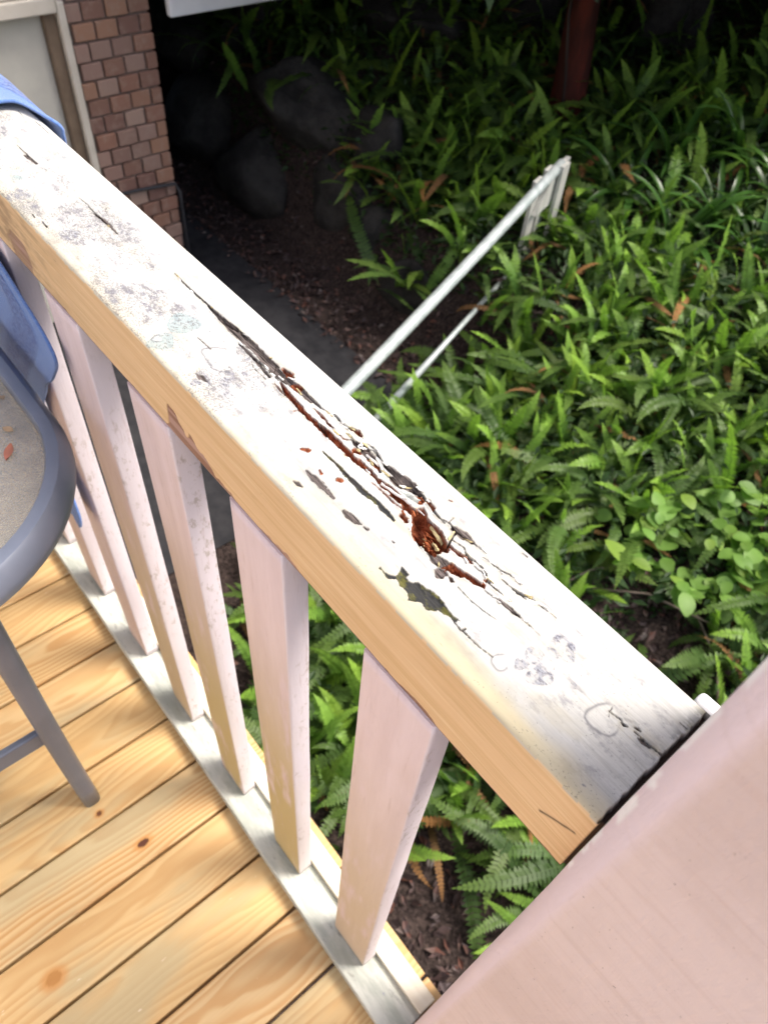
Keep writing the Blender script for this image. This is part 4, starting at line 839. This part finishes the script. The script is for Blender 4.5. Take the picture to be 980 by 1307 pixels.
Y[:, :70] += .0007*(fbm2(X[:, :70]*40, Zr[:, :70]*120, 95, 3)-.47)+.0012*worn[:, :70]
sd_end = np.where((X > -.0006) & (Y < .004), 1., 0.); Y += .003*sd_end
def full(a): f = np.zeros((NC, NR)); f[:, top] = a; return f.ravel()
idx = np.arange(NC*NR).reshape(NC, NR)
quads = np.stack([idx[:-1, :], np.roll(idx, -1, 1)[:-1, :], np.roll(idx, -1, 1)[1:, :], idx[1:, :]], -1).reshape(-1, 4)
me = bpy.data.meshes.new('handrail'); nv = NC*NR; nq = len(quads)
me.vertices.add(nv); me.vertices.foreach_set('co', np.stack([X+RO.x, Y+RO.y, Zr], -1).astype(np.float32).ravel())
me.loops.add(nq*4); me.loops.foreach_set('vertex_index', quads[:, ::-1].astype(np.int32).ravel())
me.polygons.add(nq); me.polygons.foreach_set('loop_start', np.arange(0, nq*4, 4, dtype=np.int32))
me.update(calc_edges=True); me.validate(); me.polygons.foreach_set('use_smooth', [True]*len(me.polygons))
sidecrack = np.maximum(sc, sd_end)
for nme, a in (('m_grey', full(cls['grey'])), ('m_red', full(cls['red'])), ('m_dark', np.maximum(full(cls['dark']), sd_end.ravel())), ('m_moss', full(cls['moss'])), ('m_disc', full(disc*(1-prio))), ('m_ring', full(ring*(1-prio))),
               ('m_ringy', full(ringy)), ('m_green', full(green)), ('m_clean', full(clean)), ('m_speck', full(speck)), ('m_cream', np.maximum(full(cream), np.where((Y < RR) & (Zr > ZT-RR), .55, 0).ravel())), ('m_greydirt', full(shade)),
               ('m_side', m_side.ravel()), ('m_worn', worn.ravel()), ('m_grime', grime.ravel()), ('m_sidecrack', sidecrack.ravel())): add_attr(me, nme, a)
railm = mat_rail(); me.materials.append(railm)
hr = link('handrail', me, rail)
me2 = bm_mesh('handrail_end', box_bm(-.0030, .0014, .004, W_-.003, ZB+.003, ZT-.012), mat_simple('dark_rot', (.02, .015, .012), (.012, .01, .01), 60, .95))
rpart('end_grain', me2, hr)
# loose pieces in and round the hole
whitef = mat_simple('flaking_white_paint', (.80, .79, .76), (.66, .65, .62), 90, .7, .4, .0005)
creamf = mat_simple('flaking_cream_paint', (.60, .51, .27), (.34, .27, .14), 260, .75, .5, .0006)
paleg = mat_simple('lichen_grey_chip', (.50, .53, .49), (.24, .25, .24), 160, .85, .6, .0008)
redw = mat_simple('rotten_red_wood', (.36, .115, .05), (.19, .055, .026), 160, .97, .5, .0006, .03, (.2, 1, 1))
def flake(name, a, b, wd, z, mat, lift=.002, curl=.0008, n=8, th=.0006):
    a = Vector((*a, ZT+z)); b = Vector((*b, ZT+z+lift)); d = (b-a); s = Vector((-d.y, d.x, 0)).normalized(); V = []; F = []
    for i in range(n+1):
        t = i/n; wv = wd*(.35+.65*math.sin(math.pi*(.12+.76*t)))*rng.uniform(.75, 1.2)
        for j, e in enumerate((-1, -.33, .33, 1)):
            p = a+d*t+s*(wv*e)+Vector((0, 0, curl*(1-e*e)+.0012*curl/.0008*math.sin(2*t)*.3))+Vector(rng.normal(size=3)*.00018)
            V.append(p)
    m = 4; k0 = len(V); V += [v-Vector((0, 0, th)) for v in V]
    for i in range(n):
        for j in range(3):
            q = (i*m+j, i*m+j+1, (i+1)*m+j+1, (i+1)*m+j); F.append(q); F.append(tuple(k0+x for x in q[::-1]))
    rim_ = [i*m for i in range(n+1)]+[n*m+1, n*m+2]+[i*m+3 for i in range(n, -1, -1)]+[2, 1]
    for u, v in zip(rim_, rim_[1:]+rim_[:1]): F.append((u, k0+u, k0+v, v))
    rpart(name, mesh(name, V, F, mat), hr)
flake('paint_sliver', (-.2036, .0542), (-.1928, .0448), .0011, -.0004, whitef, .0008)
flake('paint_flake', (-.1898, .0607), (-.1749, .0577), .0016, -.0035, creamf, -.0015, .001)
flake('paint_flake', (-.1800, .0540), (-.1725, .0515), .0013, -.0060, creamf, .001, .0012)
flake('paint_flake', (-.1834, .0462), (-.1747, .0438), .0014, -.0075, paleg, .001)
flake('paint_flake', (-.2225, .0622), (-.2075, .0655), .0021, -.0004, paleg, .0015, .0012)
flake('paint_sliver', (-.2350, .0560), (-.2080, .0600), .0009, .0002, whitef, .0004)
flake('paint_sliver', (-.2620, .0655), (-.2360, .0665), .0010, -.0008, whitef, .0002)
flake('wood_splinter', (-.2052, .0582), (-.1990, .0545), .0010, -.001, redw, .0022)
flake('wood_splinter', (-.2090, .0520), (-.2040, .0500), .0009, .0002, redw, .001)
flake('wood_splinter', (-.1645, .0440), (-.1610, .0405), .0007, -.0008, creamf, .0006)
for i in range(34):
    t = rng.random(); cx, cy = -.196+.026*t+rng.normal()*.003, .056-.009*t+rng.normal()*.0035
    L = rng.uniform(.003, .009); a = rng.normal()*.28-.12
    flake('wood_splinter', (cx, cy), (cx+L*math.cos(a), cy+L*math.sin(a)), rng.uniform(.00025, .0005), rng.uniform(-.010, -.005), redw if rng.random() < .85 else creamf, rng.uniform(-.001, .002), .0004, 3)
for i in range(26):
    t = rng.random(); cx, cy = -.330+.125*t, .0655-.011*t+rng.normal()*.0012
    cx, cy = (lambda k: ([(-.3284, .0635), (-.303, .0621), (-.28, .0606), (-.26, .0588), (-.24, .0575), (-.222, .0565)][k]))(int(t*5.99)); cx += rng.normal()*.006; cy += rng.normal()*.0012
    L = rng.uniform(.003, .010); a = rng.normal()*.12-.07
    flake('wood_splinter', (cx, cy), (cx+L*math.cos(a), cy+L*math.sin(a)), rng.uniform(.0003, .0006), rng.uniform(-.005, -.001), redw, rng.uniform(-.001, .0015), .0003, 3)

lines = [L for k, dp, L in STRIPS if dp >= 3 and len(L) >= 4]
for i in range(90):                              # curled paint lifting along the edges of the cracks
    L = lines[rng.integers(len(lines))]; j = rng.integers(len(L)-1); t = rng.random()
    ax, ay, aw = L[j]; bx, by, bw = L[j+1]; hw = (aw+(bw-aw)*t)*.0005
    dx, dy = bx-ax, by-ay; n_ = math.hypot(dx, dy)+1e-9; sg = rng.choice((-1, 1))
    cx, cy = ax+dx*t-dy/n_*sg*(hw+.0002), ay+dy*t+dx/n_*sg*(hw+.0002); ln = rng.uniform(.003, .009); a = math.atan2(dy, dx)+rng.normal()*.12
    if not (.005 < cy < .09 and -.85 < cx < -.02): continue
    flake('paint_flake', (cx-ln/2*math.cos(a), cy-ln/2*math.sin(a)), (cx+ln/2*math.cos(a), cy+ln/2*math.sin(a)), rng.uniform(.0004, .0010), rng.uniform(.0002, .0007), whitef if rng.random() < .75 else creamf, rng.uniform(-.0004, .0012), .0006, 5, .00035)

# ------------------------------------------------------------------ post
pm = mat_post()
def post_mesh():
    x0, x1, y0, y1, ch = .0022, .145, -.030, .101, .0115
    bmx = bmesh.new(); zs = np.concatenate([np.linspace(-1.85, .0, 12), np.linspace(.012, 1.225, 240), [1.24]])
    base = [(x0, y0+ch)]+[(x0+ch*s+.0016*math.sin(math.pi*s)*-.7, y0+ch*(1-s)-.0016*math.sin(math.pi*s)*.7) for s in np.linspace(.12, .88, 6)]+[(x0+ch, y0)]
    base += [(x0+ch+(x1-x0-ch-.006)*s, y0) for s in np.linspace(.03, 1, 30)]+[(x1, y0+.006), (x1, y1), (x0, y1)]
    n = len(base); V = []; F = []; cham = []; peel = []
    for i, z in enumerate(zs):
        ins = .008 if i == len(zs)-1 else 0
        for j, (x, y) in enumerate(base):
            e = 0; 
            if j <= 8: e = .0016*(float(fbm2(np.array(z*14.), np.array(j*.35), 17, 3))-.45)
            xx, yy = x+e*.7, y+e*.7
            if ins: xx += ins*(1 if x < .05 else -1); yy += ins*(1 if y < .03 else -1)
            V.append((xx, yy, z)); cham.append(1. if j <= 6 else .5 if j == 7 else 0.)
            pn = float(fbm2(np.array(z*60.), np.array(j*.3), 23, 3)); peel.append(1. if (j <= 1 and .985 < z < 1.20 and pn > .40) or (j == 2 and 1.0 < z < 1.11 and pn > .52) else 0.)
    for i in range(len(zs)-1):
        for j in range(n): F.append((i*n+j, i*n+(j+1) % n, (i+1)*n+(j+1) % n, (i+1)*n+j))
    F.append(tuple((len(zs)-1)*n+j for j in range(n)))
    me = mesh('post', V, F, pm, False); add_attr(me, 'm_cham', cham); add_attr(me, 'm_peel', peel)
    me.polygons.foreach_set('use_smooth', [len(p.vertices) == 4 for p in me.polygons]); return me
pme = post_mesh(); pme.transform(Matrix.Translation((-.07, 0, 1.85)))
tag(link('newel_post', pme, None, (.07, 0, -1.85)), 'thick pink painted timber post with rounded corner at the end of the railing', 'post')
wb = bm_mesh('timber_block', box_bm(-.0105, .014, .1055, .1155, .80, .985, .003, 3), white)
wb.transform(Matrix.Translation((0, -.114, -.80)))
tag(link('timber_block', wb, None, (0, .114, .80)), 'small white painted batten fixed to the post just beyond the handrail end', 'batten')

# ------------------------------------------------------------------ towel over the rail
kt = NT('blue_towel_terry'); ot = kt.n('TexCoord').outputs['UV']
wv = kt.n('TexWave', wave_type='BANDS', bands_direction='X'); kt.set(wv.inputs[0], ot); wv.inputs['Scale'].default_value = 26; wv.inputs['Distortion'].default_value = 3; wv.inputs['Detail'].default_value = 2; wv.inputs['Detail Scale'].default_value = 6
pile = kt.noise(kt.map(ot, (900, 900, 1)), 1, 3, .6); band = kt.attr('m_band')
lump = kt.noise(kt.map(ot, (160, 260, 1)), 1, 3, .5, 1.)
ct = kt.mix(kt.step(pile, .35, .65), (.16, .29, .60), (.11, .20, .51)); ct = kt.mix(kt.math('MULTIPLY', band, kt.step(lump, .4, .6)), ct, (.06, .12, .40))
ht = kt.math('ADD', kt.math('MULTIPLY', pile, .3), kt.math('MULTIPLY', kt.math('MULTIPLY', lump, band), 1.5))
towm = kt.fin(ct, .95, kt.bump(ht, 1.0, .005), .1); kt.b.inputs['Sheen Weight'].default_value = .4
path = [(-.014, .44), (-.026, .455), (-.022, .50), (-.012, .62), (-.010, .73), (-.0125, .80), (-.013, .86), (-.0095, .905), (-.0075, .93), (-.0065, .97), (-.003, .999), (.006, 1.0055), (.03, 1.006), (.06, 1.0065), (.085, 1.007), (.098, 1.003), (.107, .99), (.109, .95), (.111, .85), (.113, .72)]
edge = [-.83, -.79, -.783, -.835, -.775, -.705, -.672, -.79, -.86, -.90, -.915, -.908, -.900, -.895, -.885, -.845, -.838, -.85, -.87, -.88]
def interp(L, t):
    i = min(int(t), len(L)-2); f = t-i; a = L[max(i-1, 0)]; b = L[i]; c = L[i+1]; d = L[min(i+2, len(L)-1)]
    f2, f3 = f*f, f*f*f
    return .5*((2*b)+(-a+c)*f+(2*a-5*b+4*c-d)*f2+(-a+3*b-3*c+d)*f3)
V = []; F = []; band_a = []; uvs = []; NV, NU = 150, 60; arc = 0; last = None
for i in range(NV+1):
    t = i/NV*(len(path)-1); y = interp([p[0] for p in path], t); z = interp([p[1] for p in path], t); xe = interp(edge, t)
    if last: arc += math.hypot(y-last[0], z-last[1])
    last = (y, z)
    for j in range(NU+1):
        s = j/NU; x = xe-(xe+1.75)*s**1.5; sw = x-xe
        fold = .0028*math.sin(x*34+1.2*z*5)*float(ss(.9, .7, z)) if y < .03 else .0028*math.sin(x*30)*float(ss(.99, .9, z))
        lf = .0022*math.exp(sw/.006)*(1 if z > .99 else .3)+.002*float(vnoise2(np.array(x*30), np.array(z*25+y*30), 9))
        yy, zz_ = y, z
        if y < -.002: yy = min(y-abs(fold)-lf*.4, -.0035)
        elif z > 1.0: zz_ = z+lf
        else: yy = y+abs(fold)+lf
        V.append((x, yy, zz_)); uvs.append((x, arc)); band_a.append(float(ss(-.040, -.05, sw)*ss(-.125, -.11, sw)))
for i in range(NV):
    for j in range(NU): F.append((i*(NU+1)+j, (i+1)*(NU+1)+j, (i+1)*(NU+1)+j+1, i*(NU+1)+j+1))
me = mesh('towel', V, F, towm, True); add_attr(me, 'm_band', band_a)
uvl = me.uv_layers.new(name='UVMap'); uvl.data.foreach_set('uv', np.array([uvs[l.vertex_index] for l in me.loops], np.float32).ravel())
me.transform(Matrix.Translation((1.2, -.05, -1)))
tow = link('towel', me, None, (-1.2, .05, 1)); tag(tow, 'blue towel with a ribbed border hung over the railing behind the table', 'towel')
sm = tow.modifiers.new('thickness', 'SOLIDIFY'); sm.thickness = .0035; sm.offset = 0

# ------------------------------------------------------------------ glass topped table
kg = NT('blue_grey_powder_coat'); og = kg.obj(); ng = kg.noise(og, 300, 2, .5)
frame_m = kg.fin(kg.mix(kg.step(kg.noise(og, 12, 4), .35, .65), (.19, .21, .265), (.16, .18, .23)), .38, kg.bump(ng, .12, .0004), .5, .25)
kz = NT('obscure_table_glass'); oz = kz.obj(); vz = kz.voro(oz, 420).outputs['Distance']; nz_ = kz.noise(oz, 30, 5, .65)
kz.set(kz.b.inputs['Base Color'], kz.mix(kz.step(nz_, .35, .7), (.80, .82, .82), (.66, .66, .62))); kz.b.inputs['Transmission Weight'].default_value = 1; kz.b.inputs['Roughness'].default_value = .22; kz.b.inputs['IOR'].default_value = 1.45
kz.set(kz.b.inputs['Normal'], kz.bump(vz, .5, .002))
df = kz.n('BsdfDiffuse'); kz.set(df.inputs[0], kz.mix(kz.step(nz_, .3, .7), (.42, .45, .47), (.33, .34, .33))); mz = kz.n('MixShader'); kz.set(mz.inputs[0], kz.math('ADD', .22, kz.math('MULTIPLY', kz.step(nz_, .4, .75), .25)))
kz.t.links.new(kz.b.outputs[0], mz.inputs[1]); kz.t.links.new(df.outputs[0], mz.inputs[2]); kz.t.links.new(mz.outputs[0], kz.out.inputs[0]); glassm = kz.m
TC = Vector((-.865, -.419, 0)); tb = empty('patio_table', TC); tag(tb, 'grey metal framed patio table with obscure glass top beside the railing', 'table')
HX = .19; RC = .20
def outline(r, seg=16):
    P = []
    for cx, cy, a0 in ((HX, HX, 0), (-HX, HX, 90), (-HX, -HX, 180), (HX, -HX, 270)):
        for i in range(seg+1): a = rad(a0+90*i/seg); P.append((cx+r*math.cos(a), cy+r*math.sin(a)))
    return P
prof_r = [(.171, .776), (.1715, .785), (.1735, .788), (.178, .7885), (.186, .7875), (.1895, .784), (.1935, .776), (.1968, .768), (.197, .760), (.194, .751), (.185, .746), (.176, .748), (.171, .760)]
L0 = [outline(r) for r, z in prof_r]; n = len(L0[0]); V = [(x, y, prof_r[k][1]) for k in range(len(prof_r)) for x, y in L0[k]]; F = []
for k in range(len(prof_r)):
    for i in range(n): a = k*n; b = ((k+1) % len(prof_r))*n; F.append((a+i, a+(i+1) % n, b+(i+1) % n, b+i))
link('table_rim', mesh('table_rim', V, [f[::-1] for f in F], frame_m, True), tb).data.set_sharp_from_angle(angle=rad(32))
g = outline(.1725); V = [(x, y, .780) for x, y in g]+[(x, y, .775) for x, y in g]; F = [tuple(range(n)), tuple(range(2*n-1, n-1, -1))]+[(i, n+i, n+(i+1) % n, (i+1) % n) for i in range(n)]
link('glass_top', mesh('glass_top', V, F, glassm), tb)
def oval(pts, a, b, m=14): 
    V, Fc = tube(pts, 1., m); return V, Fc
for sx_ in (1, -1):
    for sy_ in (1, -1):
        fx, fy = .245*sx_, .209*sy_; tx_, ty_ = .265*sx_, .225*sy_
        V = []; F = []; m = 16; zs = np.linspace(0.0, .752, 14)
        for z in zs:
            s = z/.752; cx, cy = fx+(tx_-fx)*s**1.5, fy+(ty_-fy)*s**1.5
            for j in range(m):
                a = 6.2832*j/m; c_, s_ = math.cos(a), math.sin(a); V.append((cx+.023*math.copysign(abs(c_)**.55, c_), cy+.015*math.copysign(abs(s_)**.6, s_), z))
        for i in range(len(zs)-1):
            for j in range(m): F.append((i*m+j, i*m+(j+1) % m, (i+1)*m+(j+1) % m, (i+1)*m+j))
        F.append(tuple(range(m-1, -1, -1))); F.append(tuple((len(zs)-1)*m+j for j in range(m)))
        link('leg', mesh('leg', V, F, frame_m, True), tb)
for sy_ in (1, -1):
    link('brace', bm_mesh('brace', box_bm(-.245, .245, .207*sy_-.006, .207*sy_+.006, .20, .245, .003), frame_m), tb)
for sx_ in (1, -1):
    link('brace', bm_mesh('brace', box_bm(.247*sx_-.006, .247*sx_+.006, -.209, .209, .252, .29, .003), frame_m), tb)
lfm = mat_simple('dry_red_leaf', (.36, .13, .09), (.24, .10, .07), 60, .8, .3, .001); lft = mat_simple('dry_tan_leaf', (.34, .24, .15), (.22, .16, .11), 60, .8, .3, .001)
for (x, y, L, wd, a, mt, lab) in [(-.6432, -.0957, .013, .0048, -.55, lfm, 'small reddish dry leaf lying on the glass table top'), (-.676, -.083, .007, .004, .5, lft, 'tiny tan leaf scrap on the glass above the red leaf'), (-.728, -.068, .004, .003, .2, lft, 'dark leaf crumb on the glass close to the towel side rim')]:
    V = []; F = []
    for i in range(9):
        s = i/8; w_ = wd*math.sin(math.pi*(.03+.94*s)); V += [(L*(2*s-1), w_, .0012+.002*s*s), (L*(2*s-1), 0, .0002), (L*(2*s-1), -w_, .0012)]
        if i: o = 3*i; F += [(o-3, o-2, o+1, o), (o-2, o-1, o+2, o+1)]
    tag(link('fallen_leaf', mesh('fallen_leaf', V, F, mt, True), None, (x, y, .7806), (0, 0, a)), lab, 'leaf')
